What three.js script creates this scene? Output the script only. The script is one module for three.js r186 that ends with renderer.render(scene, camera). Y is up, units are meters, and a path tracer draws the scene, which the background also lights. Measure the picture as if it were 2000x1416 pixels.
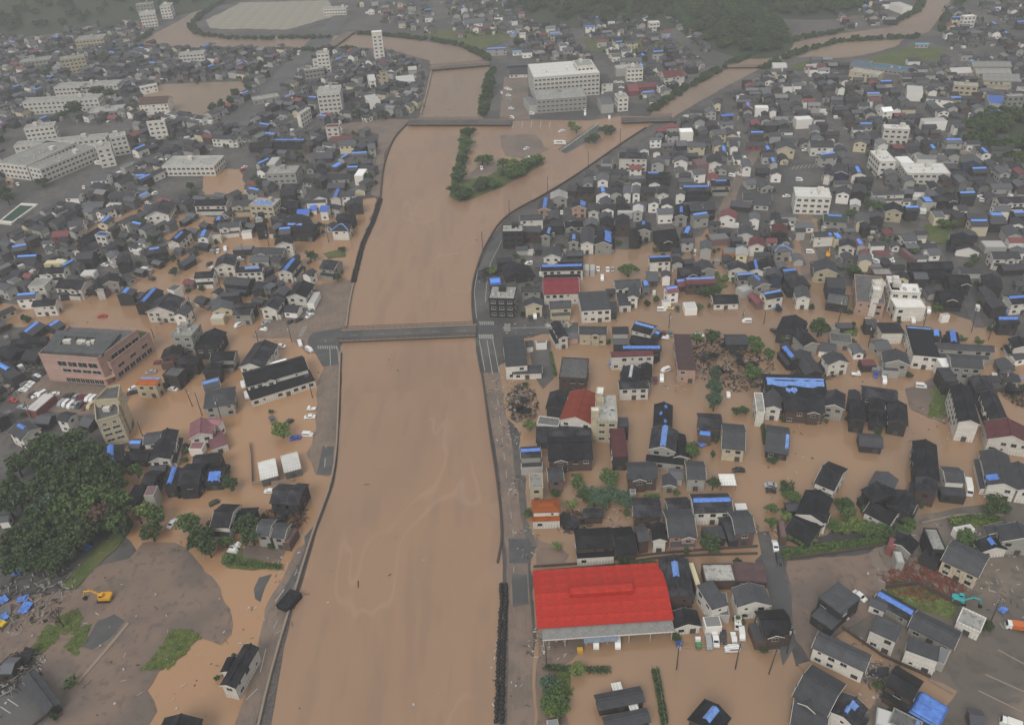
import * as THREE from 'three';
import { mergeGeometries } from 'three/addons/utils/BufferGeometryUtils.js';

// ---------------------------------------------------------------- camera, sky, sun, exposure
const scene = new THREE.Scene();
const camera = new THREE.PerspectiveCamera(47.7, 2000 / 1416, 1, 9000);
camera.rotation.order = 'YXZ';
camera.position.set(0, 193, 0);
camera.rotation.x = -35.0 * Math.PI / 180;
camera.rotation.z = -3.1 * Math.PI / 180;
camera.updateMatrixWorld(true); camera.updateProjectionMatrix();

function overcastSky() {                          // even cloud deck, a little brighter overhead
  const W = 64, H = 32, d = new Float32Array(W * H * 4);
  for (let j = 0; j < H; j++) for (let i = 0; i < W; i++) {
    const el = (j + 0.5) / H * 2 - 1, k = 0.56 * (1 + 2 * Math.sin(Math.max(0, el) * Math.PI / 2)) / 3, o = (j * W + i) * 4;
    d[o] = k * 0.985; d[o + 1] = k; d[o + 2] = k * 1.03; d[o + 3] = 1;
  }
  const t = new THREE.DataTexture(d, W, H, THREE.RGBAFormat, THREE.FloatType);
  t.mapping = THREE.EquirectangularReflectionMapping; t.magFilter = THREE.LinearFilter; t.needsUpdate = true;
  return t;
}
const skyTex = overcastSky();
scene.background = skyTex; scene.environment = skyTex;
const sun = new THREE.DirectionalLight(new THREE.Color(1, 0.97, 0.92), 1.5);
sun.position.set(-230, 540, 170); sun.target.position.set(0, 0, -350); scene.add(sun, sun.target);
sun.castShadow = true; sun.shadow.radius = 55; sun.shadow.mapSize.set(2048, 2048);
Object.assign(sun.shadow.camera, { left: -700, right: 700, top: 700, bottom: -700, near: 1, far: 2500 });
const renderer = new THREE.WebGLRenderer({ antialias: true });
renderer.toneMapping = THREE.LinearToneMapping; renderer.toneMappingExposure = 1.36;
renderer.shadowMap.enabled = true;
scene.fog = new THREE.FogExp2(new THREE.Color(0.5, 0.51, 0.52), 0.00036);

// ---------------------------------------------------------------- helpers
let seed = 20240921;
const rnd = () => { seed |= 0; seed = seed + 0x6D2B79F5 | 0; let t = Math.imul(seed ^ seed >>> 15, 1 | seed); t = t + Math.imul(t ^ t >>> 7, 61 | t) ^ t; return ((t ^ t >>> 14) >>> 0) / 4294967296; };
const rr = (a, b) => a + (b - a) * rnd();
const pick = a => a[Math.floor(rnd() * a.length) % a.length];
const V = (x, y, z) => new THREE.Vector3(x, y, z);
const inv = new THREE.Matrix4().multiplyMatrices(camera.matrixWorld, camera.projectionMatrixInverse);
function G(px, py, h = 0) {                       // surveyed point: a place seen in the photograph, at height h in metres
  const v = V(px / 1000 - 1, 1 - py / 708, 0.5).applyMatrix4(inv).sub(camera.position);
  return camera.position.clone().addScaledVector(v, (h - camera.position.y) / v.y);
}
const toPx = p => { const q = p.clone().project(camera); return [(q.x + 1) * 1000, (1 - q.y) * 708]; };
const names = new Map();
function numbered(n) { const k = names.get(n) || 0; names.set(n, k + 1); return k ? n + '_' + String(k).padStart(3, '0') : n; }
function put(o, kind) { o.name = numbered(o.name); if (kind) o.userData.kind = kind; scene.add(o); return o; }
function mesh(name, geo, mat, parent) { const m = new THREE.Mesh(geo, mat); m.name = name; m.castShadow = m.receiveShadow = true; if (parent) parent.add(m); return m; }
const hash = (x, y) => { const s = Math.sin(x * 127.1 + y * 311.7) * 43758.5453; return s - Math.floor(s); };
function vnoise(x, y, p) {                        // value noise that wraps with period p
  const xi = Math.floor(x), yi = Math.floor(y), f = x - xi, g = y - yi, m = (a) => ((a % p) + p) % p;
  const u = f * f * (3 - 2 * f), v = g * g * (3 - 2 * g);
  const a = hash(m(xi), m(yi)), b = hash(m(xi + 1), m(yi)), c = hash(m(xi), m(yi + 1)), d = hash(m(xi + 1), m(yi + 1));
  return a + (b - a) * u + (c - a) * v + (a - b - c + d) * u * v;
}
function fbm(x, y, p, oct) { let s = 0, a = 0.5, t = 0; for (let i = 0; i < oct; i++) { s += a * vnoise(x, y, p); t += a; x *= 2; y *= 2; p *= 2; a *= 0.5; } return s / t; }
function tex(n, metres, f) {                      // f(u, v) -> [r, g, b] 0..1 sRGB; tiles every `metres`
  const d = new Uint8Array(n * n * 4);
  for (let j = 0; j < n; j++) for (let i = 0; i < n; i++) {
    const c = f(i / n, j / n), o = (j * n + i) * 4;
    d[o] = Math.max(0, Math.min(255, c[0] * 255)); d[o + 1] = Math.max(0, Math.min(255, c[1] * 255)); d[o + 2] = Math.max(0, Math.min(255, c[2] * 255)); d[o + 3] = 255;
  }
  const t = new THREE.DataTexture(d, n, n); t.wrapS = t.wrapT = THREE.RepeatWrapping; t.magFilter = THREE.LinearFilter; t.minFilter = THREE.LinearMipmapLinearFilter; t.generateMipmaps = true;
  t.colorSpace = THREE.SRGBColorSpace; t.repeat.set(1 / metres, 1 / metres); t.needsUpdate = true; return t;
}
const mix = (a, b, t) => a.map((v, i) => v + (b[i] - v) * t);
const sm = (a, b, x) => { x = Math.max(0, Math.min(1, (x - a) / (b - a))); return x * x * (3 - 2 * x); };

// ---------------------------------------------------------------- surface materials (grain, silt and wear only)
const C = (r, g, b) => [r / 255, g / 255, b / 255];
const tGround = tex(512, 140, (u, v) => { const a = fbm(u * 8, v * 8, 8, 5), b = fbm(u * 64, v * 64, 64, 3); return mix(mix(C(80, 78, 76), C(100, 95, 90), sm(0.4, 0.62, a)), C(62, 62, 62), sm(0.5, 0.75, b) * 0.5); });
const tFlood = tex(1024, 310, (u, v) => { const a = fbm(u * 6 + 0.4 * vnoise(u * 9, v * 9, 9), v * 6, 6, 5), b = fbm(u * 5, v * 40, 40, 3); return mix(mix(C(172, 134, 100), C(156, 124, 95), sm(0.35, 0.68, a)), C(166, 130, 98), b * 0.4); });
const tRiver = tex(1024, 260, (u, v) => { const w = 0.5 * vnoise(u * 6, v * 3, 6), a = fbm(u * 8 + w, v * 3 + w * 0.4, 24, 5), b = fbm(u * 72 + w * 3, v * 12, 72, 3); const c = mix(mix(C(147, 117, 94), C(159, 127, 101), sm(0.32, 0.66, a)), C(136, 111, 92), sm(0.5, 0.8, b) * 0.35); const f = fbm(u * 26 + w * 6, v * 7 + w, 182, 3), l = 1 - Math.min(1, Math.abs(f - 0.5) * 26); return mix(c, C(184, 156, 132), 0.3 * Math.max(0, l) * sm(0.5, 0.72, fbm(u * 9, v * 5 + 3, 45, 3))); });
const tMud = tex(512, 60, (u, v) => { const a = fbm(u * 6, v * 6, 6, 5), b = fbm(u * 40, v * 40, 40, 3); return mix(mix(C(128, 108, 94), C(108, 95, 86), sm(0.35, 0.65, a)), C(90, 80, 72), sm(0.55, 0.8, b) * 0.5); });
const tAsph = tex(512, 40, (u, v) => { const a = fbm(u * 6, v * 6, 6, 4), b = fbm(u * 90, v * 90, 90, 2); return mix(mix(C(80, 80, 80), C(100, 96, 92), sm(0.4, 0.7, a)), C(70, 72, 74), b * 0.35); });
const tMudRoad = tex(512, 40, (u, v) => { const a = fbm(u * 6, v * 6, 6, 4), b = fbm(u * 60, v * 24, 24, 3); return mix(mix(C(130, 112, 98), C(112, 100, 90), sm(0.35, 0.7, a)), C(98, 90, 84), sm(0.5, 0.8, b) * 0.5); });
const tGrass = tex(512, 20, (u, v) => { const a = fbm(u * 6, v * 6, 6, 5), b = fbm(u * 70, v * 70, 70, 2); return mix(mix(C(84, 100, 44), C(112, 112, 62), sm(0.35, 0.65, a)), C(50, 60, 34), b * 0.6); });
const tGravel = tex(256, 12, (u, v) => { const b = fbm(u * 30, v * 30, 30, 3); return mix(C(66, 62, 60), C(116, 108, 102), b); });
// roofs and walls: one neutral grain each, tinted by the material colour
const tTile = tex(256, 9.6, (u, v) => { const row = (v * 24) % 1, col = (u * 24) % 1, n = fbm(u * 8, v * 8, 8, 4), k = hash(Math.floor(u * 24), Math.floor(v * 24)); const e = (row < 0.14 ? 0.72 : 1) * (col < 0.12 ? 0.86 : 1); const big = fbm(u * 3 + 9, v * 3 + 5, 3, 3); const g = e * (0.62 + 0.34 * k * k + 0.5 * (n - 0.5) + 0.5 * sm(0.5, 0.75, big)); return [g, g, g]; });
const tSeam = tex(256, 4.5, (u, v) => { const col = (u * 9) % 1, n = fbm(u * 6, v * 6, 6, 4), s = fbm(u * 40, v * 4, 4, 2); const g = (col < 0.1 ? 0.66 : col < 0.2 ? 1 : 0.9) * (0.78 + 0.26 * n) * (0.94 + 0.08 * s); return [g, g, g]; });
const tWall = tex(256, 9, (u, v) => { const n = fbm(u * 8, v * 8, 8, 4), s = fbm(u * 60, v * 6, 6, 3), g = 0.84 + 0.12 * n - 0.14 * sm(0.55, 0.8, s); return [g, g * 0.995, g * 0.98]; });
const tFlat = tex(256, 14, (u, v) => { const n = fbm(u * 6, v * 6, 6, 5), s = fbm(u * 24, v * 24, 24, 3), g = 0.74 + 0.24 * n - 0.2 * sm(0.56, 0.75, s); return [g, g, g * 0.985]; });
const tTarp = tex(256, 6, (u, v) => { const n = fbm(u * 10 + 2 * vnoise(u * 5, v * 5, 5), v * 10, 10, 3), g = 0.8 + 0.3 * (n - 0.4); return [g, g, Math.min(1, g * 1.03)]; });
const M = (o) => new THREE.MeshStandardMaterial(Object.assign({ roughness: 0.9, metalness: 0 }, o));
const mGround = M({ map: tGround, roughness: 0.8 }), mMud = M({ map: tMud, roughness: 0.62, bumpMap: tMud, bumpScale: 0.08 }), mAsph = M({ map: tAsph, roughness: 0.6 }), mMudRoad = M({ map: tMudRoad, roughness: 0.6 });
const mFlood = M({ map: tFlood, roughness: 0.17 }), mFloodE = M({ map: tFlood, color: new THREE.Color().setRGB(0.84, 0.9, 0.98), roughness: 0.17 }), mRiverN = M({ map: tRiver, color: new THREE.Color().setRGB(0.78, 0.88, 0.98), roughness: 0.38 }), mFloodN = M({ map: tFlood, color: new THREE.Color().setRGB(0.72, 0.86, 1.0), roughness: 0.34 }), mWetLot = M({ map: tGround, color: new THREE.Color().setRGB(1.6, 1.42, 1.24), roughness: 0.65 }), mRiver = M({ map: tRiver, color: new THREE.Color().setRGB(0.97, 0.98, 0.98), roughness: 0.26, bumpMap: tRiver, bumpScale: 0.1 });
const mGrass = M({ map: tGrass, bumpMap: tGrass, bumpScale: 0.12 }), mGravel = M({ map: tGravel, bumpMap: tGravel, bumpScale: 0.2 });
const mConc = M({ color: new THREE.Color(0xa8988a), map: tWall }), mConcDark = M({ color: new THREE.Color(0x5a5048), map: tWall }), mPaint = M({ color: new THREE.Color(0xd8d6cf), map: tFlat, roughness: 0.7 });
const mGlass = M({ color: new THREE.Color(0x23262a), roughness: 0.18 }), mFrame = M({ color: new THREE.Color(0xb9bab8), roughness: 0.5 }), mDarkFrame = M({ color: new THREE.Color(0x4a4845), roughness: 0.5 });
const mWood = M({ color: new THREE.Color(0x5b4636), map: tWall }), mSteel = M({ color: new THREE.Color(0x6a6d70), roughness: 0.5, metalness: 0.4 }), mBlackBag = M({ color: new THREE.Color(0x2d2c2d), map: tFlat, roughness: 0.75 });
const mTarp = M({ color: new THREE.Color(0x6a9ef6), map: tTarp, bumpMap: tTarp, bumpScale: 0.12, roughness: 0.55, side: THREE.DoubleSide }), mTarpPale = M({ color: new THREE.Color(0x86b2f8), map: tTarp, bumpMap: tTarp, bumpScale: 0.12, roughness: 0.55, side: THREE.DoubleSide }), mWhiteSheet = M({ color: new THREE.Color(0xe6e6e4), map: tTarp, roughness: 0.6 });
const ROOF = { k: [0x343438, 'black tiled'], d: [0x5c5d61, 'dark grey'], g: [0x7b7b7c, 'grey'], l: [0xbcbbb7, 'pale grey'], r: [0x7a4648, 'maroon'], c: [0xa2434c, 'crimson'], R: [0xe23d2c, 'bright red'], o: [0xd0702e, 'orange'], q: [0xa44a34, 'terracotta'], w: [0xf6f5f2, 'white'], b: [0x6b554a, 'brown'], m: [0x6d5656, 'mauve brown'], p: [0x9a6a70, 'pink'], n: [0x56655a, 'green'], u: [0x4a6fc0, 'blue'], U: [0x6f9bb8, 'light blue'], y: [0xc9bf9c, 'cream'] };
const WALL = { w: [0xf2eee6, 'white'], g: [0xaeaca6, 'grey'], b: [0x5a4a42, 'brown'], k: [0x3c3a3a, 'dark'], t: [0xd6caae, 'tan'], p: [0xc2a294, 'pinkish'], n: [0x3c4458, 'navy'], m: [0x7c6460, 'mauve'], d: [0x6f6e6c, 'dull grey'], r: [0x86504c, 'reddish'], y: [0xc8bd98, 'cream'], o: [0xb8743c, 'orange'], u: [0x4a6fb0, 'blue'] };
const matCache = new Map();
function roofMat(c, flat, v) { const k = 'r' + c + (flat ? 'f' : 'g') + v; if (!matCache.has(k)) { const col = new THREE.Color(ROOF[c][0]); col.multiplyScalar(c === 'k' ? [0.95, 0.62, 1.7][v] : [1, 0.84, 1.2][v]); const tiled = c === 'k' && !flat, smooth = flat && 'lwgyt'.includes(c); const t = c === 'w' ? tWall : smooth ? tFlat : tiled ? tTile : tSeam; matCache.set(k, new THREE.MeshPhysicalMaterial({ color: col, map: t, bumpMap: smooth ? null : t, bumpScale: 0.05, roughness: tiled ? 0.55 : 0.62, metalness: 0, specularIntensity: 0.5 })); } return matCache.get(k); }
function wallMat(c, v) { const k = 'w' + c + v; if (!matCache.has(k)) { const col = new THREE.Color(WALL[c][0]); col.multiplyScalar([1, 0.88, 1.06][v]); matCache.set(k, M({ color: col, map: tWall, roughness: 0.88 })); } return matCache.get(k); }
function paintMat(hex) { const k = 'p' + hex; if (!matCache.has(k)) matCache.set(k, new THREE.MeshPhysicalMaterial({ color: new THREE.Color(hex), roughness: 0.4, clearcoat: 0.5, clearcoatRoughness: 0.2 })); return matCache.get(k); }

// ---------------------------------------------------------------- geometry helpers
function geo(pos, uv, nor) {
  const g = new THREE.BufferGeometry(); g.setAttribute('position', new THREE.Float32BufferAttribute(pos, 3));
  g.setAttribute('uv', new THREE.Float32BufferAttribute(uv, 2)); if (nor) g.setAttribute('normal', new THREE.Float32BufferAttribute(nor, 3)); else g.computeVertexNormals(); return g;
}
function prism(pts, x0, x1) {                     // closed (z, y) outline, counter-clockwise seen from +x, swept along x; uv in metres
  let ar = 0; pts.forEach((p, i) => { const q = pts[(i + 1) % pts.length]; ar += p[0] * q[1] - q[0] * p[1]; }); if (ar > 0) pts = pts.slice().reverse();
  const P = [], U = [], n = pts.length; let s = 0;
  for (let i = 0; i < n; i++) {
    const [z0, y0] = pts[i], [z1, y1] = pts[(i + 1) % n], l = Math.hypot(z1 - z0, y1 - y0);
    P.push(x0, y0, z0, x0, y1, z1, x1, y1, z1, x0, y0, z0, x1, y1, z1, x1, y0, z0);
    U.push(x0, s, x0, s + l, x1, s + l, x0, s, x1, s + l, x1, s); s += l;
  }
  const tr = THREE.ShapeUtils.triangulateShape(pts.map(p => new THREE.Vector2(p[0], p[1])), []);
  for (let [a, b, c] of tr) { if ((pts[b][0] - pts[a][0]) * (pts[c][1] - pts[a][1]) - (pts[b][1] - pts[a][1]) * (pts[c][0] - pts[a][0]) < 0) [b, c] = [c, b]; for (const [x, o] of [[x1, [a, c, b]], [x0, [a, b, c]]]) for (const k of o) { P.push(x, pts[k][1], pts[k][0]); U.push(pts[k][0], pts[k][1]); } }
  return geo(P, U);
}
function box(w, h, d, x = 0, y = 0, z = 0, ry = 0) { const g = new THREE.BoxGeometry(w, h, d); const u = g.attributes.uv, dim = [[d, h], [d, h], [w, d], [w, d], [w, h], [w, h]]; for (let i = 0; i < 24; i++) { const f = dim[i >> 2]; u.setXY(i, u.getX(i) * f[0], u.getY(i) * f[1]); } if (ry) g.rotateY(ry); g.translate(x, y, z); return g; }
function tube(a, b, r0, r1 = r0, seg = 6) { const d = b.clone().sub(a), g = new THREE.CylinderGeometry(r1, r0, d.length(), seg, 1); g.translate(0, d.length() / 2, 0); g.applyQuaternion(new THREE.Quaternion().setFromUnitVectors(V(0, 1, 0), d.normalize())); g.translate(a.x, a.y, a.z); return g; }
let layer = 0;
function patch(name, px, mat, rag = 0, parentKind = 'structure', h0 = null, step = 3) {   // a sheet on the ground, outline surveyed in the photograph
  const pts = px.map(p => G(p[0], p[1])), out = [];
  pts.forEach((a, i) => { const b = pts[(i + 1) % pts.length], n = rag ? Math.max(1, Math.min(90, Math.round(a.distanceTo(b) / step))) : 1; for (let k = 0; k < n; k++) { const q = a.clone().lerp(b, k / n); if (rag) { q.x += rag * (fbm(q.x * 0.13 + 31, q.z * 0.13 + 17, 4096, 3) - 0.5) * 2; q.z += rag * (fbm(q.x * 0.13 + 87, q.z * 0.13 + 55, 4096, 3) - 0.5) * 2; } out.push(q); } });
  const sh = new THREE.Shape(out.map(q => new THREE.Vector2(q.x, -q.z))), g = new THREE.ShapeGeometry(sh); g.rotateX(-Math.PI / 2);
  const y = h0 ?? (0.01 + 0.004 * ++layer); g.translate(0, y, 0);
  const m = mesh(name, g, mat); m.userData.y = y; put(m, parentKind); return m;
}
function strip(px, wL, wR, y0, y1, uvw = 1) {     // swept wall/kerb of rectangular section along a surveyed line (offsets left/right in metres)
  const pts = px.map(p => p.isVector3 ? p : G(p[0], p[1])); const P = [], U = []; let s = 0; const sec = [];
  pts.forEach((p, i) => { const a = pts[Math.max(0, i - 1)], b = pts[Math.min(pts.length - 1, i + 1)], t = b.clone().sub(a); t.y = 0; t.normalize(); const n = V(-t.z, 0, t.x); if (i) s += p.distanceTo(pts[i - 1]); sec.push([p.clone().addScaledVector(n, -wL), p.clone().addScaledVector(n, wR), s]); });
  const q = (a, b, c, d, u) => { for (const v of [a, b, c, a, c, d]) P.push(v.x, v.y, v.z); U.push(u[0], u[1], u[2], u[1], u[2], u[3], u[0], u[1], u[2], u[3], u[0], u[3]); };
  const at = (v, y) => V(v.x, y, v.z);
  for (let i = 0; i + 1 < sec.length; i++) {
    const [l0, r0, s0] = sec[i], [l1, r1, s1] = sec[i + 1];
    q(at(l0, y1), at(r0, y1), at(r1, y1), at(l1, y1), [s0, 0, s1, wL + wR].map((v, k) => k === 1 ? 0 : v));
    q(at(r0, y1), at(r0, y0), at(r1, y0), at(r1, y1), [s0, 0, s1, 1]); q(at(l1, y1), at(l1, y0), at(l0, y0), at(l0, y1), [s0, 0, s1, 1]);
  }
  const [a, b] = sec[0], [c, d] = sec[sec.length - 1];
  q(at(a, y1), at(a, y0), at(b, y0), at(b, y1), [0, 0, 1, 1]); q(at(d, y1), at(d, y0), at(c, y0), at(c, y1), [0, 0, 1, 1]);
  return geo(P, U);
}
function resample(px, step) { const pts = new THREE.CatmullRomCurve3(px.map(p => G(p[0], p[1])), false, 'centripetal'); const n = Math.max(2, Math.round(pts.getLength() / step)); return pts.getSpacedPoints(n); }
const inPoly = (x, y, P) => { let c = false; for (let i = 0, j = P.length - 1; i < P.length; j = i++) { const [xi, yi] = P[i], [xj, yj] = P[j]; if ((yi > y) !== (yj > y) && x < (xj - xi) * (y - yi) / (yj - yi) + xi) c = !c; } return c; };

// labels: what a thing looks like, then where it stands, told apart by rank along that direction
const LAND = [[1172, 1180, 'the red market hall'], [185, 695, 'the peach civic building'], [212, 812, 'the tan tower block'], [545, 725, 'the black courtyard building'], [544, 915, 'the twin white units'], [110, 960, 'the wooded knoll'], [1065, 1000, 'the orange roofed house'], [1555, 750, 'the long tarped roof'], [1705, 590, 'the white bell tower'], [1420, 710, 'the ruined black house'], [1800, 335, 'the white clinic'], [115, 310, 'the cream school'], [555, 345, 'the curved grey block'], [1585, 390, 'the big white cube'], [1095, 558, 'the crimson roof'], [970, 330, 'the tree wedge'], [800, 650, 'the main bridge'], [1090, 170, 'the white city hall'], [1800, 1200, 'the walled green lot'], [470, 1310, 'the lone riverside house'], [640, 195, 'the white office block'], [1690, 150, 'the blue long shed'], [1120, 720, 'the rounded ruin'], [1300, 850, 'the dotted tarp house'], [1850, 800, 'the big black warehouse'], [1400, 330, 'the hillside rows'], [1810, 950, 'the long black row'], [380, 1100, 'the mud square'], [545, 270, 'the long black depot'], [1215, 1375, 'the prefab huts'], [300, 190, 'the flooded field'], [1870, 450, 'the east lane'], [250, 470, 'the west lane'], [1480, 470, 'the red roofed trio'], [650, 400, 'the west quay']];
const ORD = ['nearest', 'second', 'third', 'fourth', 'fifth', 'sixth', 'seventh', 'eighth', 'ninth', 'tenth', 'eleventh', 'twelfth', 'thirteenth', 'fourteenth', 'fifteenth', 'sixteenth', 'seventeenth', 'eighteenth', 'nineteenth', 'twentieth'];
const pending = [];
function tag(o, label, category, group) { o.userData.label = label; o.userData.category = category; if (group) o.userData.group = group; return o; }
function tagLater(o, desc, category, group) { const p = toPx(o.position); let best = LAND[0], bd = 1e9; for (const l of LAND) { const d = Math.hypot(p[0] - l[0], (p[1] - l[1]) * 1.4); if (d > 24 && d < bd) { bd = d; best = l; } } const dx = p[0] - best[0], dy = (p[1] - best[1]) * 1.4; const dir = Math.abs(dx) > Math.abs(dy) ? (dx < 0 ? 'left of' : 'right of') : (dy < 0 ? 'behind' : 'below'); o.userData.category = category; if (group) o.userData.group = group; pending.push({ o, desc, key: desc + '|' + dir + '|' + best[2], dir, land: best[2], bd }); return o; }
function flushLabels() { const by = new Map(); for (const p of pending) { if (!by.has(p.key)) by.set(p.key, []); by.get(p.key).push(p); } for (const l of by.values()) { l.sort((a, b) => a.bd - b.bd); l.forEach((p, i) => { p.o.userData.label = p.desc + ', ' + (l.length > 1 ? (ORD[i] || (i + 1) + 'th') + ' ' : '') + p.dir + ' ' + p.land; }); } }

// ================================================================ THE SETTING
{ // ground to the horizon
  const g = new THREE.PlaneGeometry(16000, 16000, 1, 1); const u = g.attributes.uv; for (let i = 0; i < 4; i++) u.setXY(i, u.getX(i) * 16000, u.getY(i) * 16000); g.rotateX(-Math.PI / 2); g.translate(0, 0, -5000);
  put(mesh('ground', g, mGround), 'structure');
}
const RIVER = [[800, 236], [772, 268], [757, 300], [748, 335], [743, 385], [716, 470], [700, 520], [688, 570], [676, 640], [664, 690], [661, 780], [655, 890], [645, 950], [612, 1040], [566, 1190], [545, 1260], [525, 1340], [505, 1440], [973, 1440], [976, 1330], [984, 1170], [980, 1060], [972, 950], [957, 850], [944, 750], [932, 680], [925, 620], [923, 560], [933, 520], [950, 478], [988, 425], [1065, 380], [1125, 343], [1216, 280], [1262, 250], [1300, 228], [1218, 226], [1150, 236], [945, 232]];
const RIVER_N = [[806, 240], [822, 224], [835, 175], [843, 135], [838, 118], [760, 96], [690, 92], [500, 94], [330, 92], [278, 84], [300, 66], [350, 40], [395, 12], [430, -10], [445, -10], [395, 22], [368, 50], [385, 66], [480, 72], [640, 70], [700, 68], [800, 76], [900, 92], [950, 118], [958, 140], [948, 190], [942, 238]];
const RIVER_E = [[1266, 232], [1275, 218], [1340, 178], [1415, 138], [1450, 120], [1500, 99], [1560, 81], [1640, 66], [1740, 53], [1790, 20], [1800, -20], [1870, -20], [1840, 30], [1815, 62], [1780, 72], [1640, 79], [1600, 89], [1540, 109], [1485, 134], [1420, 168], [1335, 216], [1305, 236]];
const FLOOD_W = [[-60, 592], [60, 600], [130, 588], [205, 560], [300, 520], [330, 480], [300, 430], [360, 415], [430, 425], [560, 410], [640, 405], [735, 384], [700, 520], [670, 660], [660, 800], [650, 930], [600, 1060], [560, 1200], [490, 1440], [60, 1440], [150, 1360], [280, 1330], [330, 1260], [290, 1120], [230, 1040], [250, 880], [255, 830], [200, 740], [100, 690], [60, 640], [-60, 640]];
const FLOOD_E = [[955, 735], [1020, 665], [1100, 650], [1125, 545], [1130, 500], [1230, 486], [1290, 470], [1330, 500], [1400, 420], [1425, 380], [1440, 385], [1400, 470], [1450, 500], [1545, 500], [1565, 420], [1600, 430], [1585, 520], [1640, 560], [1780, 560], [1830, 600], [2060, 690], [2060, 960], [1900, 1000], [1740, 1030], [1660, 1010], [1560, 1060], [1500, 1060], [1480, 1090], [1560, 1290], [1660, 1330], [1640, 1440], [1015, 1440], [1040, 1250], [1045, 1120], [1030, 960], [1000, 830]];
patch('flood_water', FLOOD_W, mFlood, 3.5);
patch('flood_water', FLOOD_E, mFloodE, 3.0);
for (const p of [
  [[0, 330], [24, 350], [22, 366], [-40, 372], [-40, 330]],                                             // pond by the school
  [[262, 205], [300, 165], [480, 158], [484, 172], [452, 205], [395, 232], [270, 230]],                   // flooded field
  [[1552, 113], [1600, 94], [1645, 83], [1768, 77], [1748, 92], [1690, 107], [1640, 113], [1590, 110]],                            // flooded paddies beyond the east river
  [[115, 470], [180, 440], [250, 400], [300, 402], [260, 440], [180, 480]],
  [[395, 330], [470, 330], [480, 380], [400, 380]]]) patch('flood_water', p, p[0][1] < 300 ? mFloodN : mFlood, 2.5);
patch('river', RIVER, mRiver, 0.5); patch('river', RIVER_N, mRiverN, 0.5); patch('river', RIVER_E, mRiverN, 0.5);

// roads
const roads = [
  ['road', [[930, 690], [925, 620], [926, 560], [936, 520], [955, 480], [985, 446], [1000, 440], [975, 475], [958, 515], [950, 555], [950, 600], [955, 628], [968, 700], [975, 728], [938, 728]], mAsph],
  ['road', [[953, 636], [1130, 630], [1130, 652], [955, 655]], mAsph],
  ['muddy_road', [[938, 728], [975, 728], [988, 800], [1003, 900], [1015, 980], [1025, 1050], [1032, 1100], [1040, 1250], [1042, 1440], [990, 1440], [988, 1250], [992, 1150], [986, 1050], [978, 950], [962, 840]], mMudRoad],
  ['road', [[993, 1052], [1030, 1052], [1036, 1100], [994, 1100]], mAsph],
  ['road', [[1000, 1122], [1030, 1122], [1032, 1180], [1002, 1186]], mAsph],
  ['muddy_road', [[640, 700], [664, 690], [660, 800], [655, 890], [640, 930], [615, 926], [600, 885], [608, 868], [616, 840], [620, 760], [622, 740]], mMudRoad],
  ['road', [[630, 872], [652, 872], [648, 928], [618, 926]], mAsph],
  ['muddy_road', [[505, 1270], [515, 1190], [545, 1140], [580, 1070], [598, 1062], [590, 1110], [565, 1190], [546, 1260], [520, 1340], [500, 1440], [450, 1440], [480, 1360]], mMudRoad],
  ['road', [[585, 1095], [600, 1062], [600, 1085], [580, 1130], [562, 1165], [540, 1180], [560, 1140]], mAsph],
  ['road', [[495, 1150], [505, 1128], [530, 1122], [518, 1145], [508, 1176], [498, 1170]], mAsph],
  ['muddy_road', [[490, 660], [505, 640], [560, 600], [600, 560], [690, 545], [675, 640], [640, 690], [600, 690], [570, 660]], mMudRoad],
  ['road', [[610, 650], [668, 640], [668, 672], [640, 710], [660, 712], [662, 690], [640, 682], [600, 675], [602, 660]], mAsph],
  ['road', [[600, 672], [618, 660], [665, 660], [664, 712], [630, 716], [615, 690]], mAsph],
  ['road', [[1480, 1040], [1502, 1038], [1545, 1160], [1555, 1260], [1530, 1300], [1510, 1200]], mAsph],
  ['muddy_road', [[1990, 1100], [2060, 1050], [2060, 1200], [1960, 1440], [1840, 1440], [1900, 1300], [1950, 1180]], mMudRoad],
  ['road', [[1830, 450], [1850, 445], [1875, 520], [1925, 640], [1905, 640], [1860, 540]], mAsph],
  ['muddy_road', [[1560, 430], [1580, 380], [1600, 380], [1585, 440], [1600, 520], [1570, 560]], mMudRoad],
  ['muddy_road', [[1395, 430], [1440, 330], [1500, 260], [1512, 262], [1460, 340], [1420, 420]], mMudRoad],
  ['muddy_road', [[600, 250], [760, 232], [800, 234], [770, 268], [750, 300], [742, 385], [724, 380], [735, 310], [740, 262], [610, 262]], mMudRoad],
  ['road', [[640, 250], [880, 20], [900, 24], [840, 110], [700, 250]].map(p => [p[0] - 215, p[1]]), mAsph],
];
for (const [n, p, m] of roads) patch(n, p, m, n === 'road' ? 0.25 : 0.8);
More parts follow.
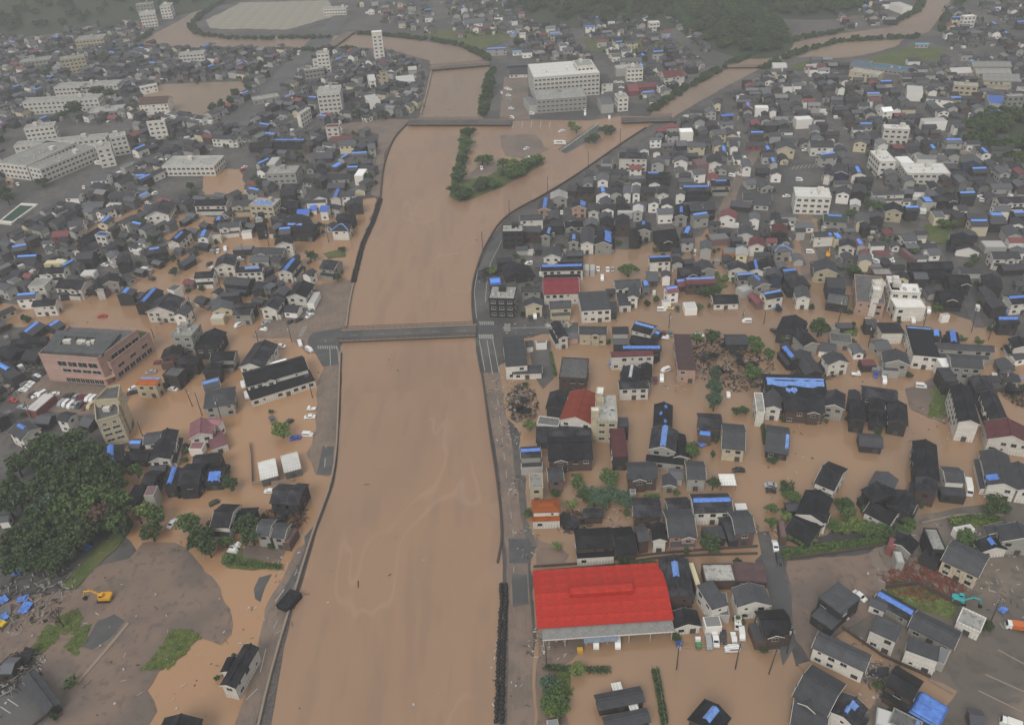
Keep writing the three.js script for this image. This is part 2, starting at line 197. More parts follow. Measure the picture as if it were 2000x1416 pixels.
// mud, gravel and grass lying above the water
patch('mud_flat', [[150, 1150], [180, 1110], [250, 1090], [275, 1062], [340, 1062], [365, 1075], [420, 1140], [446, 1190], [450, 1240], [430, 1262], [395, 1245], [330, 1230], [230, 1290], [170, 1350], [90, 1440], [-60, 1440], [-60, 1200], [60, 1160]], mMud, 1.2);
patch('mud_flat', [[205, 1285], [330, 1215], [395, 1246], [330, 1300], [285, 1352], [300, 1390], [270, 1440], [90, 1440], [150, 1370]], mMud, 2.2);
patch('paved_yard', [[-60, 1340], [50, 1330], [105, 1392], [60, 1440], [-60, 1440]], mAsph, 0.2);
patch('mud_flat', [[1540, 1095], [1720, 1080], [1770, 1090], [1760, 1150], [1720, 1190], [1640, 1240], [1580, 1290], [1556, 1250]], mMud, 1.5);
patch('mud_flat', [[1700, 1080], [1780, 1010], [2060, 960], [2060, 1440], [1640, 1440], [1660, 1330], [1580, 1290], [1650, 1240], [1730, 1180]], mWetLot, 0.6);
patch('mud_flat', [[1045, 1045], [1058, 1060], [1090, 1065], [1112, 1085], [1100, 1105], [1050, 1108]], mMud, 0.5);
patch('mud_flat', [[1050, 1230], [1140, 1235], [1145, 1270], [1100, 1300], [1110, 1440], [1045, 1440]], mMud, 1.2);
patch('mud_flat', [[465, 1090], [480, 1065], [560, 1070], [545, 1100]], mMud, 0.3);
patch('paved_yard', [[30, 780], [95, 720], [180, 750], [255, 770], [240, 800], [180, 815], [60, 800]], mMudRoad, 0.8);
patch('paved_yard', [[1035, 690], [1075, 665], [1082, 740], [1060, 760], [1042, 730]], mAsph, 0.3);
patch('mud_flat', [[1770, 760], [1820, 740], [1860, 760], [1850, 830], [1780, 800]], mMud, 1);
patch('gravel_lot', [[975, 265], [1045, 262], [1070, 290], [1030, 312], [985, 302]], mMudRoad, 2.5);
patch('gravel_lot', [[910, 345], [935, 325], [975, 315], [990, 350], [950, 372], [905, 375]], mMudRoad, 2);
patch('paved_yard', [[1090, 292], [1160, 245], [1180, 250], [1150, 275], [1105, 300]], mAsph, 0.3);
patch('paved_yard', [[1530, 330], [1600, 318], [1612, 362], [1535, 365]], mAsph, 0.3);
patch('paved_yard', [[985, 150], [1030, 150], [1035, 235], [975, 235]], mMudRoad, 0.5);
patch('sports_ground', [[400, 40], [470, 5], [640, 0], [660, 30], [560, 58], [410, 56]], M({ color: new THREE.Color(0xb9b2a4), map: tFlat }), 3);
patch('gravel_lot', [[163, 1262], [190, 1215], [222, 1200], [245, 1214], [215, 1246], [182, 1268]], mAsph, 0.8, 'structure', null, 1);
patch('flood_water', [[1636, 1246], [1655, 1232], [1760, 1298], [1868, 1350], [1850, 1378], [1740, 1322]], mFloodE, 0.8);
patch('flood_water', [[1560, 1296], [1600, 1290], [1725, 1350], [1700, 1385], [1600, 1345]], mFloodE, 1);
patch('river_spit', [[900, 252], [922, 252], [910, 330], [905, 352], [950, 345], [1000, 318], [1052, 306], [1062, 320], [975, 368], [900, 396], [878, 386]], mGrass, 1.5, 'structure', null, 2);
const green = [
  [[275, 1308], [310, 1270], [335, 1232], [380, 1230], [392, 1246], [350, 1288], [320, 1312]], [[55, 1280], [90, 1220], [110, 1232], [112, 1250], [65, 1292]], [[122, 1270], [150, 1222], [180, 1215], [168, 1250], [150, 1280]], [[105, 1235], [112, 1205], [150, 1190], [160, 1205], [125, 1240]], [[435, 1100], [440, 1080], [470, 1072], [470, 1090], [548, 1104], [545, 1114], [450, 1110]],
  [[1735, 1150], [1752, 1132], [1845, 1165], [1875, 1185], [1862, 1212], [1800, 1195], [1740, 1165]], [[1530, 1080], [1620, 1060], [1740, 1048], [1742, 1066], [1620, 1078], [1532, 1092]], [[1820, 756], [1848, 752], [1846, 818], [1815, 815]], [[1063, 1330], [1110, 1310], [1118, 1345], [1108, 1400], [1066, 1395]], [[1180, 1112], [1250, 1100], [1285, 1104], [1280, 1114], [1190, 1118]],
  [[150, 1112], [250, 1010], [258, 1030], [200, 1100], [140, 1150], [110, 1150]], [[1855, 1022], [1900, 1010], [1960, 1014], [1960, 1026], [1870, 1030]], [[1625, 645], [1675, 640], [1672, 655], [1640, 656]], [[1780, 840], [1850, 825], [1790, 850]].slice(0, 0),
  [[632, 495], [672, 485], [676, 500], [640, 505]], [[0, 620], [30, 600], [20, 640]].slice(0, 0), [[1360, 545], [1400, 530], [1420, 560], [1370, 575]], [[1810, 440], [1860, 440], [1850, 480], [1800, 470]], [[1930, 240], [2060, 200], [2060, 330], [1980, 340]], [[1700, 112], [1790, 88], [1850, 96], [1830, 125], [1700, 130]], [[1540, 128], [1590, 116], [1640, 120], [1560, 140]], [[820, 60], [1000, 60], [990, 80], [930, 100], [840, 75]], [[1140, 75], [1340, 80], [1320, 110], [1150, 100]]];
for (const p of green) if (p.length) patch('grass', p, mGrass, 1.6, 'structure', null, 1);

// river walls, quays and the rock revetment
function wallThing(name, px, wL, wR, y0, y1, mat, label, cat, step = 4) { const m = mesh(name, strip(resample(px, step), wL, wR, y0, y1), mat); put(m); tag(m, label, cat); return m; }
wallThing('river_wall', [[664, 690], [661, 780], [655, 890], [644, 950], [612, 1040], [566, 1190], [545, 1260], [522, 1345], [500, 1440]], 0.35, 0.25, -0.5, 1.05, mConc, 'pale concrete river wall along the lower left bank', 'wall');
wallThing('river_wall', [[972, 1100], [980, 1050], [972, 950], [957, 850], [944, 750], [932, 678]], 0.3, 0.3, -0.5, 0.75, mConcDark, 'low brown river kerb along the right bank road below the bridge', 'wall');
wallThing('river_wall', [[925, 634], [922, 600], [923, 560], [933, 520], [950, 478], [988, 425], [1065, 380], [1125, 343], [1216, 280], [1262, 250]], 0.3, 0.4, -0.5, 1.0, mConcDark, 'dark river wall curving up the right bank above the bridge', 'wall');
wallThing('river_wall', [[676, 640], [682, 595], [690, 556]], 0.3, 0.4, -0.5, 1.1, mConc, 'short pale river wall left of the main bridge, above it', 'wall');
wallThing('river_wall', [[743, 386], [748, 335], [757, 300], [772, 268], [800, 238]], 0.4, 0.4, -0.5, 1.0, mConcDark, 'dark quay wall curving up to the far left bridge end', 'wall');
wallThing('river_wall', [[822, 224], [835, 175], [843, 138]], 0.6, 0.6, -0.5, 1.2, mConc, 'far quay wall between the second and third bridges', 'wall');
wallThing('river_wall', [[1095, 296], [1130, 272], [1170, 243]], 0.3, 0.3, -0.5, 1.1, mPaint, 'straight white walled jetty edge at the river fork', 'wall');
patch('revetment', [[566, 1190], [572, 1192], [556, 1262], [545, 1330], [523, 1440], [490, 1440], [522, 1345], [545, 1260]], mGravel, 0.6, 'structure', 0.22);
patch('revetment', [[663, 690], [668, 690], [666, 780], [659, 900], [650, 950], [618, 1040], [575, 1190], [566, 1190], [612, 1040], [645, 950], [655, 890], [661, 780]], mConcDark, 0.3, 'structure', 0.18);
patch('revetment', [[984, 1170], [973, 1440], [990, 1440], [993, 1150]], mGravel, 0.5, 'structure', 0.2);
// canal walls behind the market hall
wallThing('canal_wall', [[1042, 1118], [1200, 1104], [1290, 1090], [1480, 1082]], 0.2, 0.2, 0, 0.7, mConcDark, 'low dark canal wall just behind the red market hall', 'wall');
wallThing('canal_wall', [[1042, 1108], [1150, 1100], [1290, 1082], [1480, 1068]], 0.2, 0.2, 0, 0.7, mConcDark, 'dark canal wall in front of the houses behind the market hall', 'wall');
wallThing('canal_wall', [[1545, 1092], [1640, 1080], [1725, 1066]], 0.25, 0.25, 0, 0.9, mConcDark, 'dark fence wall along the hedge above the bare mud field', 'wall');
wallThing('canal_wall', [[1800, 1024], [1880, 1008], [1960, 1008]], 0.25, 0.25, 0, 0.8, mConc, 'curved canal wall beside the long black row', 'wall');
wallThing('garden_wall', [[487, 868], [492, 905], [497, 953], [530, 947], [574, 942]], 0.1, 0.1, 0, 1.6, mConc, 'thin L shaped fence round the twin white units', 'fence', 8);
wallThing('garden_wall', [[1730, 1150], [1753, 1130], [1875, 1185]], 0.15, 0.15, 0, 1.8, mConcDark, 'dark block wall along the walled green lot', 'wall', 30);
wallThing('garden_wall', [[1645, 1228], [1735, 1290], [1818, 1325]], 0.15, 0.15, 0, 1.2, mConcDark, 'brown block wall below the white fronted houses', 'wall', 30);
wallThing('garden_wall', [[1815, 1330], [1862, 1356]], 0.15, 0.15, 0, 0.7, mConc, 'short pale block wall beside the sandy plot', 'wall', 30);
wallThing('garden_wall', [[105, 1388], [66, 1418], [40, 1440]], 0.25, 0.25, 0, 0.9, mConcDark, 'brown wall at the lower left yard', 'wall', 10);
wallThing('garden_wall', [[1282, 1310], [1290, 1350], [1300, 1420]], 0.1, 0.1, 0, 1.2, mConc, 'grey rail beside the narrow hedge', 'fence', 30);
wallThing('garden_wall', [[150, 1335], [200, 1278], [250, 1218]], 0.5, 0.5, 0, 0.35, mConc, 'low kerb across the mud square', 'kerb', 8);

for (const [l, t] of [[[[1925, 1318], [2005, 1354]], 'upper'], [[[1912, 1350], [1998, 1392]], 'lower'], [[[1950, 1270], [2005, 1300]], 'topmost']]) wallThing('parking_kerb', l, 0.2, 0.2, 0, 0.25, mConc, t + ' pale kerb line in the car park at the lower right', 'kerb', 30);
// painted road markings: one thin sheet each
const mark = (pts, w) => { const a = G(...pts[0]), b = G(...pts[1]); const m = mesh('road_marking', strip([a, b], w / 2, w / 2, 0.12, 0.2), mPaint); put(m, 'structure'); };
for (const l of [[[936, 665], [947, 725]], [[951, 665], [962, 731]], [[962, 661], [975, 728]], [[926, 570], [931, 622]], [[934, 520], [926, 570]], [[950, 478], [934, 520]], [[950, 560], [948, 590]], [[958, 515], [950, 560]], [[980, 470], [958, 515]], [[999, 641], [1070, 640]], [[662, 712], [659, 680]], [[645, 715], [644, 682]]]) mark(l, 0.22);
for (let k = 0; k < 7; k++) { const x = 937 + k * 4.2; mark([[x, 628.5], [x + 1.4, 635]], 0.6); mark([[x - 1, 654], [x + 0.6, 662]], 0.6); }
for (let k = 0; k < 8; k++) mark([[985, 633.5 + k * 1.9], [997, 633.2 + k * 1.9]], 0.45);
for (let k = 0; k < 9; k++) { mark([[621 + k * 4.4, 676], [622 + k * 4.4, 682]], 0.5); mark([[581 + k * 1.3, 658 - k * 2.4], [590 + k * 1.3, 656.5 - k * 2.4]], 0.45); }
for (const y of [780, 815, 850, 885, 920, 955, 1000, 1035]) { const f = (y - 728) / 320, x = 966 + f * 37; mark([[x, y], [x + 1.6, y + 14]], 0.2); }
for (const l of [[[637, 870], [636, 876]], [[635, 896], [634, 913]], [[519, 1268], [508, 1314]], [[503, 1346], [480, 1368]], [[542, 1213], [534, 1228]], [[555, 1152], [537, 1176]], [[575, 1125], [580, 1112]], [[1004, 1108], [1003, 1118]], [[14, 1366], [35, 1380]], [[0, 1381], [20, 1394]]]) mark(l, 0.25);
for (let k = 0; k < 5; k++) mark([[1003 + k * 18, 237], [1001 + k * 18, 250]], 0.4);
for (let k = 0; k < 7; k++) mark([[1547 + k * 8, 331 - k * 0.6], [1553 + k * 8, 324 - k * 0.6]], 0.3);

// ---------------------------------------------------------------- bridges
function bridge(name, label, L, R, width, y, rail, piers, deckMat) {
  const a = G(...L, y), b = G(...R, y), len = a.distanceTo(b), g = new THREE.Group(); g.name = name; g.position.copy(a.clone().add(b).multiplyScalar(0.5)).setY(0); const d = b.clone().sub(a); g.rotation.y = Math.atan2(-d.z, d.x); put(g);
  mesh('deck', box(len, 0.22, width, 0, y, 0), deckMat, g); mesh('girder', mergeGeometries([box(len - 0.1, 0.7, 0.4, 0, y - 0.46, width / 2 - 0.5), box(len - 0.1, 0.7, 0.4, 0, y - 0.46, -width / 2 + 0.5)]), mConcDark, g);
  for (const s of [-1, 1]) {
    mesh('kerb', box(len, 0.2, 0.9, 0, y + 0.21, s * (width / 2 - 0.5)), mConc, g);
    const parts = [box(len, 0.16, 0.16, 0, y + 0.31 + rail, s * (width / 2 - 0.2)), box(len, 0.12, 0.12, 0, y + 0.62, s * (width / 2 - 0.2))], n = Math.max(6, Math.round(len / 2.4));
    for (let k = 0; k <= n; k++) { const x = -len / 2 + 0.1 + (len - 0.2) * k / n; parts.push(box(0.16, rail, 0.16, x, y + 0.31 + rail / 2, s * (width / 2 - 0.2))); if (k < n && rail > 1.2) { const x2 = x + (len - 0.2) / n; parts.push(tube(V(x, y + 0.4, s * (width / 2 - 0.2)), V(x2, y + 0.3 + rail, s * (width / 2 - 0.2)), 0.06, 0.06, 4), tube(V(x2, y + 0.4, s * (width / 2 - 0.2)), V(x, y + 0.3 + rail, s * (width / 2 - 0.2)), 0.06, 0.06, 4)); } }
    mesh('railing', mergeGeometries(parts.map(p => p.index ? p.toNonIndexed() : p)), rail > 1.2 ? M({ color: new THREE.Color(0x5b4f47) }) : mConc, g);
  }
  for (const f of piers) mesh('pier', box(1.6, y, width - 1.4, f * len, y / 2 - 0.4, 0), mConcDark, g);
  for (let k = 0; k < 5; k++) mesh('lane_marking', box(3, 0.03, 0.18, -len / 2 + len * (k + 0.5) / 5, y + 0.126, 0), mPaint, g);
  tag(g, label, 'bridge');
}
bridge('road_bridge', 'main road bridge with lattice railings over the muddy river', [663, 656], [930, 645], 9.5, 0.9, 1.5, [-0.25, 0, 0.25], mAsph);
bridge('road_bridge', 'second bridge upstream, pale deck in front of the white city hall', [798, 238], [1000, 238], 11, 1.6, 1.3, [-0.3, 0, 0.3], mAsph);
bridge('road_bridge', 'third bridge, furthest up the main river', [838, 133], [956, 123], 10, 1.8, 1.3, [-0.2, 0.2], mMudRoad);
bridge('road_bridge', 'bridge over the right branch beside the city hall', [1214, 234], [1314, 231], 10, 1.6, 1.3, [0], mAsph);
bridge('road_bridge', 'slanting far bridge by the tall white tower', [630, 102], [684, 62], 9, 1.2, 1.0, [0], mMudRoad);
bridge('road_bridge', 'small far bridge over the right branch by the wooded hill', [1420, 129], [1496, 128], 7, 1.2, 1.0, [0], mMudRoad);

// black bags stacked on the banks
const bagGeo = [0, 1, 2].map(k => { const g = new THREE.SphereGeometry(0.62, 8, 6); const p = g.attributes.position; for (let i = 0; i < p.count; i++) { const x = p.getX(i), y = p.getY(i), z = p.getZ(i), m = Math.max(Math.abs(x), Math.abs(z)); const q = 1 + 0.22 * (m > 0 ? Math.hypot(x, z) / m - 1 : 0) + 0.08 * Math.sin(i * 2.3 + k * 7); p.setXYZ(i, x * q, y * 0.85 + 0.5, z * q); } g.computeVertexNormals(); return g; });
function bags(px, rows, step, where) { const pts = resample(px, step); pts.forEach((p, i) => { const t = (pts[i + 1] || pts[i]).clone().sub(pts[i + 1] ? p : pts[i - 1]).normalize(); for (let r = 0; r < rows; r++) { const m = mesh('sandbag', pick(bagGeo), mBlackBag); m.position.copy(p).add(V(-t.z, 0, t.x).multiplyScalar((r - (rows - 1) / 2) * 1.35 + rr(-0.15, 0.15))).setY(r === 1 && i % 5 ? 0.28 : 0.1); m.rotation.y = rr(0, 6); m.scale.setScalar(rr(0.9, 1.15)); put(m); tag(m, 'bulging black bulk sandbag in the double row on the ' + where, 'sandbag', 'black sandbags on the ' + where); } }); }
bags([[983, 1144], [984, 1180], [980, 1250], [977, 1330], [975, 1412]], 2, 1.28, 'lower right river bank');
bags([[743, 390], [728, 435], [710, 475], [700, 510], [690, 552]], 2, 1.35, 'upper left river bank');

// ================================================================ BUILDINGS
// survey blocks: each line = two ends of the ridge (or of the far edge of a flat roof), one point on the near eave,
// then shape/roof/wall/storeys and the tarps it carries
const SURVEY = [];
function blk(x0, y0, s, text) { for (const ln of text.trim().split('\n')) for (const it of ln.split(';')) { const t = it.trim().split(/\s+/); if (t.length < 7) continue; const n = t.slice(0, 6).map(Number); const q = n.map((v, i) => (i % 2 ? y0 : x0) + v * s); SURVEY.push({ q, code: t[6], tarp: t[7] || '' }); } }
const K = 400 / 1888;
blk(1300, 1116, K, `490 1232 330 1425 365 1172 gkb2 R;1275 950 1600 1140 1190 1165 gdg2;1190 1170 1520 1270 1060 1380 gdg1;1765 1160 1640 1345 1650 1092 gkw2 s
1390 600 1885 825 1345 705 gdw2;1595 98 1805 252 1450 270 fdk2;1430 320 1625 450 1340 410 fdk1;870 445 1145 425 900 600 gkb2;770 480 870 470 810 660 fkb1
770 105 832 285 605 155 gdw2;465 190 565 195 520 405 fdg1;285 130 435 85 345 385 fdw2;345 420 495 410 360 520 fgw1;75 -155 125 215 -65 -90 gkb2 R;165 335 212 490 75 530 gkw1
330 -60 610 -65 370 105 flb1;625 -90 915 -70 660 90 fmb1;205 -80 260 -85 260 155 fyb1`);
blk(1600, 1116, K, `545 193 882 385 480 260 gkg1 r;530 400 770 505 470 550 fdw2;870 400 1300 610 815 510 gdg1;825 600 1120 705 765 715 fdw2;1130 690 1220 735 1090 830 fgg1
1325 338 1545 440 1257 468 flw1;670 925 930 1075 590 1045 gkb2;935 1110 1195 1255 800 1260 fdb1 a;690 1265 960 1400 640 1400 fgg1 t;540 1250 690 1300 480 1390 flg1;1400 1320 1520 1340 1370 1420 gkb1;480 250 640 320 440 300 gkw1`);
blk(1600, 820, K, `985 182 1010 520 862 205 gkk2;1005 505 1000 650 890 530 gkb2;1150 470 1335 480 1140 575 gdw2;1110 615 1340 640 1120 690 fdk1;640 482 575 600 510 495 gdk2;530 570 640 690 420 690 gkk2;810 650 740 800 900 750 gkk2;480 745 730 870 460 880 gkw1
1630 267 1712 590 1482 302 gdw2 e;1840 385 1930 640 1750 410 gdw2;1745 -15 1790 150 1560 185 grw2;370 150 590 170 590 265 gdk1;845 1060 760 1160 960 1110 gkg1;1090 1010 1180 1215 1010 1120 flk2;1200 1150 1550 1310 1130 1300 gdt2;1240 990 1400 960 1220 1030 flw1;1560 1070 1640 1180 1440 1150 gkw1 R;1720 940 1760 1010 1500 950 gdg1;1830 940 1900 1090 1680 1100 gdg2;730 1105 700 1200 690 1105 frr1;690 1210 760 1215 670 1310 flg1;990 1180 1150 1260 960 1270 fkk1`);
blk(1300, 820, K, `1450 425 1640 500 1382 588 gkw2;1430 648 1340 880 1290 650 gkw2;1180 890 1420 1010 1090 1030 gkk1;1040 925 1100 930 1020 1080 fmb1;935 100 1150 130 910 497 gdk1 t;525 85 742 105 510 265 gdt2;300 -30 520 -20 290 70 gkb2;310 75 430 90 285 160 fkb1 P
190 425 370 430 175 550 gdg2;40 480 160 480 0 555 gdg1;487 500 632 500 510 605 cww1;245 738 610 728 268 866 gkw2 r;637 772 742 770 672 895 cww1;612 905 805 893 652 1058 gdm2;555 960 625 950 590 1125 gdk1;10 770 230 755 20 880 gkg1;5 905 268 895 18 1090 gdp2;1110 790 1250 780 1100 850 gkk1;330 990 520 980 340 1110 fdk1`);
blk(960, 820, K, `1305 775 1560 770 1320 905 gkb2;1535 935 1555 1100 1465 950 gkw2;1335 1030 1440 1015 1345 1135 gdb2;1125 1075 1320 1060 1140 1255 gkb1;770 1070 1115 1045 785 1200 gkb2;780 1210 1120 1190 790 1280 fkw1;850 850 1030 845 855 905 gkb1;430 770 570 765 390 860 how2;375 895 630 885 380 935 fow1
345 505 470 500 365 640 ftt2;515 480 660 470 525 575 gdm2;265 280 455 270 265 355 gkg2 r;270 400 470 390 280 445 fkg1;515 215 925 200 515 380 gkb2;410 100 920 95 390 215 gkb1;1085 75 1225 72 962 350 frk2;1125 -20 1260 -20 1105 65 fdk2
1605 50 1580 248 1478 85 gkg2 r;1590 -165 1580 60 1500 -120 gkg2 d;1700 110 1740 330 1800 200 gkg1;1430 320 1780 360 1430 380 fkg1;1250 435 1525 430 1262 552 gdb2;1640 490 1645 600 1575 590 gdg1;1190 640 1240 640 1205 675 fgg1;1275 635 1330 635 1285 670 fgg1`);
blk(900, 530, K, `385 612 578 598 430 882 fdw2;470 890 750 880 460 950 gdw1;600 655 660 650 610 700 gkw1;690 640 790 635 700 665 fgw1;870 455 950 600 815 465 gkw2;945 580 1085 570 950 625 gdp1;1090 520 1350 525 1090 580 gdt2;935 800 1185 812 880 985 fgb2;900 1095 860 1250 985 1110 gkk2;725 1340 925 1365 710 1416 fgw1
1150 1080 1058 1345 1010 1092 gqw2;1240 1150 1430 1150 1200 1390 ftt3;1255 1070 1325 1075 1255 1140 fwt4;1200 1260 1275 1260 1200 1300 fwt4;1582 860 1560 985 1490 890 gkk2 w;1715 840 1710 960 1660 850 gkk2;1455 1030 1735 1020 1450 1090 gkw2;1380 745 1770 730 1400 795 frw2;1485 700 1850 700 1480 735 gkk2 r
1605 470 1790 520 1585 545 gkw2 r;1770 545 1840 570 1740 600 gkk1 r;1570 600 1820 640 1560 660 gkk1;757 80 1088 70 765 226 gcw2;1080 195 1345 180 1070 370 fdw2;1250 280 1435 280 1255 385 fdk1;1415 95 1660 80 1425 165 gdw2;1600 90 1590 225 1540 200 gdw2;1430 185 1540 180 1450 320 fdw1;285 140 520 145 300 258 flk3;550 155 740 150 545 195 gdg2;668 232 672 295 585 270 gdt2;815 290 1020 280 815 350 gdt2;255 60 365 50 250 135 fub1 a`);
blk(1260, 530, K, `265 580 420 582 455 912 fmp2;740 600 945 600 740 680 gdk1;1390 402 1330 540 1265 425 gkk2;1420 530 1545 655 1345 570 gkg2;1285 660 1400 800 1245 690 gdk2 P;1430 720 1570 920 1360 790 gdk1;1730 735 1800 822 1620 775 gdw2;1610 665 1770 690 1610 735 gkw1;1700 570 1900 590 1690 650 fgg1;1100 985 1665 1000 1105 1140 gkk2 B
1180 1065 1190 1245 1100 1070 gdw2;1280 1150 1650 1165 1280 1290 gkb2;1765 1090 1750 1220 1660 1130 gkb2;1005 1125 1085 1130 1000 1305 flw2;620 232 860 225 650 305 gkw1;845 30 1000 20 850 85 gkg2 r;1010 30 1100 110 950 90 gdg2 R;370 70 650 60 380 125 grb2 r;190 155 300 140 190 210 grw2 r;290 85 370 75 290 150 grb1 R
1090 205 1255 175 1110 265 gkw2 r;1440 118 1470 230 1370 145 gdw2;1665 55 1835 65 1650 150 fdn2;1690 200 1888 230 1740 310 fgk1;1210 -30 1215 40 1150 20 gkn2;1380 20 1450 110 1280 60 gkk2;350 285 460 280 370 350 flw1;155 265 230 260 160 290 flw1;10 10 120 10 0 95 gdb1;985 200 1070 290 960 220 grm1;840 150 960 110 870 205 flg1`);
blk(1600, 530, K, `325 35 580 60 390 290 fgp2;490 130 565 135 490 180 fww4;620 50 710 55 640 180 fww3;635 110 910 125 640 195 fww3;650 240 925 240 655 345 fww2;1110 190 1325 190 1100 265 gkk2;640 490 700 490 520 570 hkw2;800 500 1035 520 845 770 fkw2 r;710 712 737 820 585 740 gdg2;580 885 735 895 585 915 fkg1;510 660 640 640 510 740 gdg1
1085 535 1090 600 1040 560 gkk1 r;1235 545 1250 650 1170 560 gkk2 r;1080 670 1620 700 1055 712 gdg2;1210 790 1510 810 1210 880 gdg3;1085 890 1210 890 1060 1020 fdk2;1090 800 1190 800 1100 880 fww2;1310 1030 1400 1375 1205 1060 gkw3;1570 1100 1690 1380 1480 1130 gkw2;1480 955 1560 1090 1375 985 gkk2
400 1075 730 1120 390 1160 gkk2;355 1195 370 1360 275 1210 gkk2;545 1165 540 1270 460 1200 gkk2;730 1190 740 1380 630 1210 gkk2;330 1090 320 1180 275 1110 gkk2;545 1270 540 1400 465 1290 gkk1;150 1095 145 1230 40 1170 gkg2;1650 430 1840 430 1640 490 gkk2 r;1745 240 1930 225 1760 310 gkw2 r;1840 595 1900 690 1740 620 gkw2;1790 780 1900 760 1790 830 gkw1;1195 40 1390 40 1190 120 gkk2;1600 20 1620 120 1500 60 gkk2;770 0 780 55 700 40 gkt2;870 20 1000 20 865 75 gdk2;1120 390 1190 385 1120 410 flw1`);
blk(0, 530, K, `1665 485 1850 490 1600 600 flg3;1590 680 1560 760 1500 740 gkb2;1500 800 1620 790 1500 850 frb1;1655 795 1830 800 1650 855 gkk2;1570 885 1710 900 1575 975 fgk2;1290 985 1480 990 1255 1050 fot2 r;330 70 480 65 245 150 flw2;535 80 780 95 545 160 gkw2;550 190 860 130 560 220 fkk1;150 215 330 200 80 270 gkw2 P;300 280 520 265 290 330 gkw2
1175 145 1130 200 1240 200 gkk2 r;1420 150 1300 282 1500 190 gkk2 r;1560 200 1450 330 1690 270 gkw2;1720 310 1640 390 1780 340 gkw2;900 60 905 160 870 130 gkw2;1000 10 1000 90 930 40 gkg2;970 110 1050 115 970 190 fmm1;340 460 210 560 420 500 gkk1 R;530 445 440 500 620 480 gkk1 R;100 640 430 610 110 680 gkk1;20 690 150 740 0 780 gkk1;230 730 370 740 190 820 gkk1
545 1310 650 1330 480 1370 gkw2;330 1340 470 1340 310 1410 gdk1;760 1340 860 1370 690 1410 gdk1;405 1125 505 1140 300 1290 flr1;0 110 90 140 0 170 gdg2;1250 200 1380 210 1210 250 gkk1`);
blk(330, 530, K, `420 525 310 680 515 590 gkk2;385 760 610 750 380 830 gkg2;400 830 380 910 310 930 gkk2;300 1030 455 990 305 1105 gdg2 r;420 1120 480 1110 310 1270 hdg2;885 632 740 850 1000 685 gkw2;675 955 1245 795 710 1070 gkw2;705 1085 1290 905 745 1195 fkw1;985 228 905 325 838 348 gkw2;1245 85 1160 210 1340 130 gkw2;1060 130 1000 200 1130 150 gkk2;1070 320 1200 330 1020 375 gkw1;1330 190 1390 190 1280 300 flw1
590 360 760 355 590 405 gkg2;600 310 800 300 590 340 gkk2;490 260 470 330 400 310 gdt1;470 210 650 195 460 235 gkk2;520 60 750 80 500 120 gdk2;820 90 820 160 760 130 gkk1;400 395 520 390 390 440 flt1;900 850 1080 800 880 880 fww1`);
blk(300, 820, K, `430 -20 420 125 320 185 gpw2;490 0 620 10 550 50 gpw2;480 150 630 100 390 320 fpw1;350 210 470 210 340 270 fpw1;480 470 650 460 450 605 gkk1 P;360 350 620 320 345 420 gkk2;960 400 1115 360 980 560 fwd1;1170 340 1320 300 1190 495 fwd1;555 838 735 845 570 995 gkw2;740 870 930 860 745 820 gkk1;1100 640 1250 650 1030 770 gkk2;1260 640 1370 650 1250 790 gkk2;960 960 1090 965 950 1070 gdg2;1100 990 1230 1000 1090 1090 gdg2;1270 1000 1330 1010 1210 1140 fmb1`);
blk(0, 820, K, `1010 228 1010 375 1140 240 gkk2 r;1190 200 1300 200 1150 265 gkk1 R;1190 300 1370 310 1190 375 gkk1;1540 78 1455 350 1640 120 gkw2;1320 150 1480 130 1310 235 gdw2;1605 432 1550 592 1670 470 gkk2 r;1660 460 1850 450 1640 610 gkk2;1330 500 1440 510 1240 590 gkk2;1240 600 1360 600 1240 810 fkk1;1360 610 1450 605 1340 700 fmg2;140 30 270 100 50 110 gdw2 R;0 900 60 890 130 920 gdw1;1380 440 1530 430 1370 480 gkk1`);
blk(0, 1116, K, `20 850 130 850 0 950 gdk1;250 940 480 1250 190 990 gdk1;1670 1315 1600 1480 1850 1420 gkk2`);
blk(330, 1100, 400 / 1792, `715 705 500 1070 788 742 gkw2;565 812 500 950 452 940 gkw1`);
blk(960, 1116, K, `968 1195 1395 1112 995 1290 gdk1;1040 1400 1450 1310 1055 1470 gdk1;1100 1035 1190 1018 1115 1082 cww1;1260 1230 1340 1212 1285 1312 cww1;505 1375 610 1360 510 1440 fgg1`);
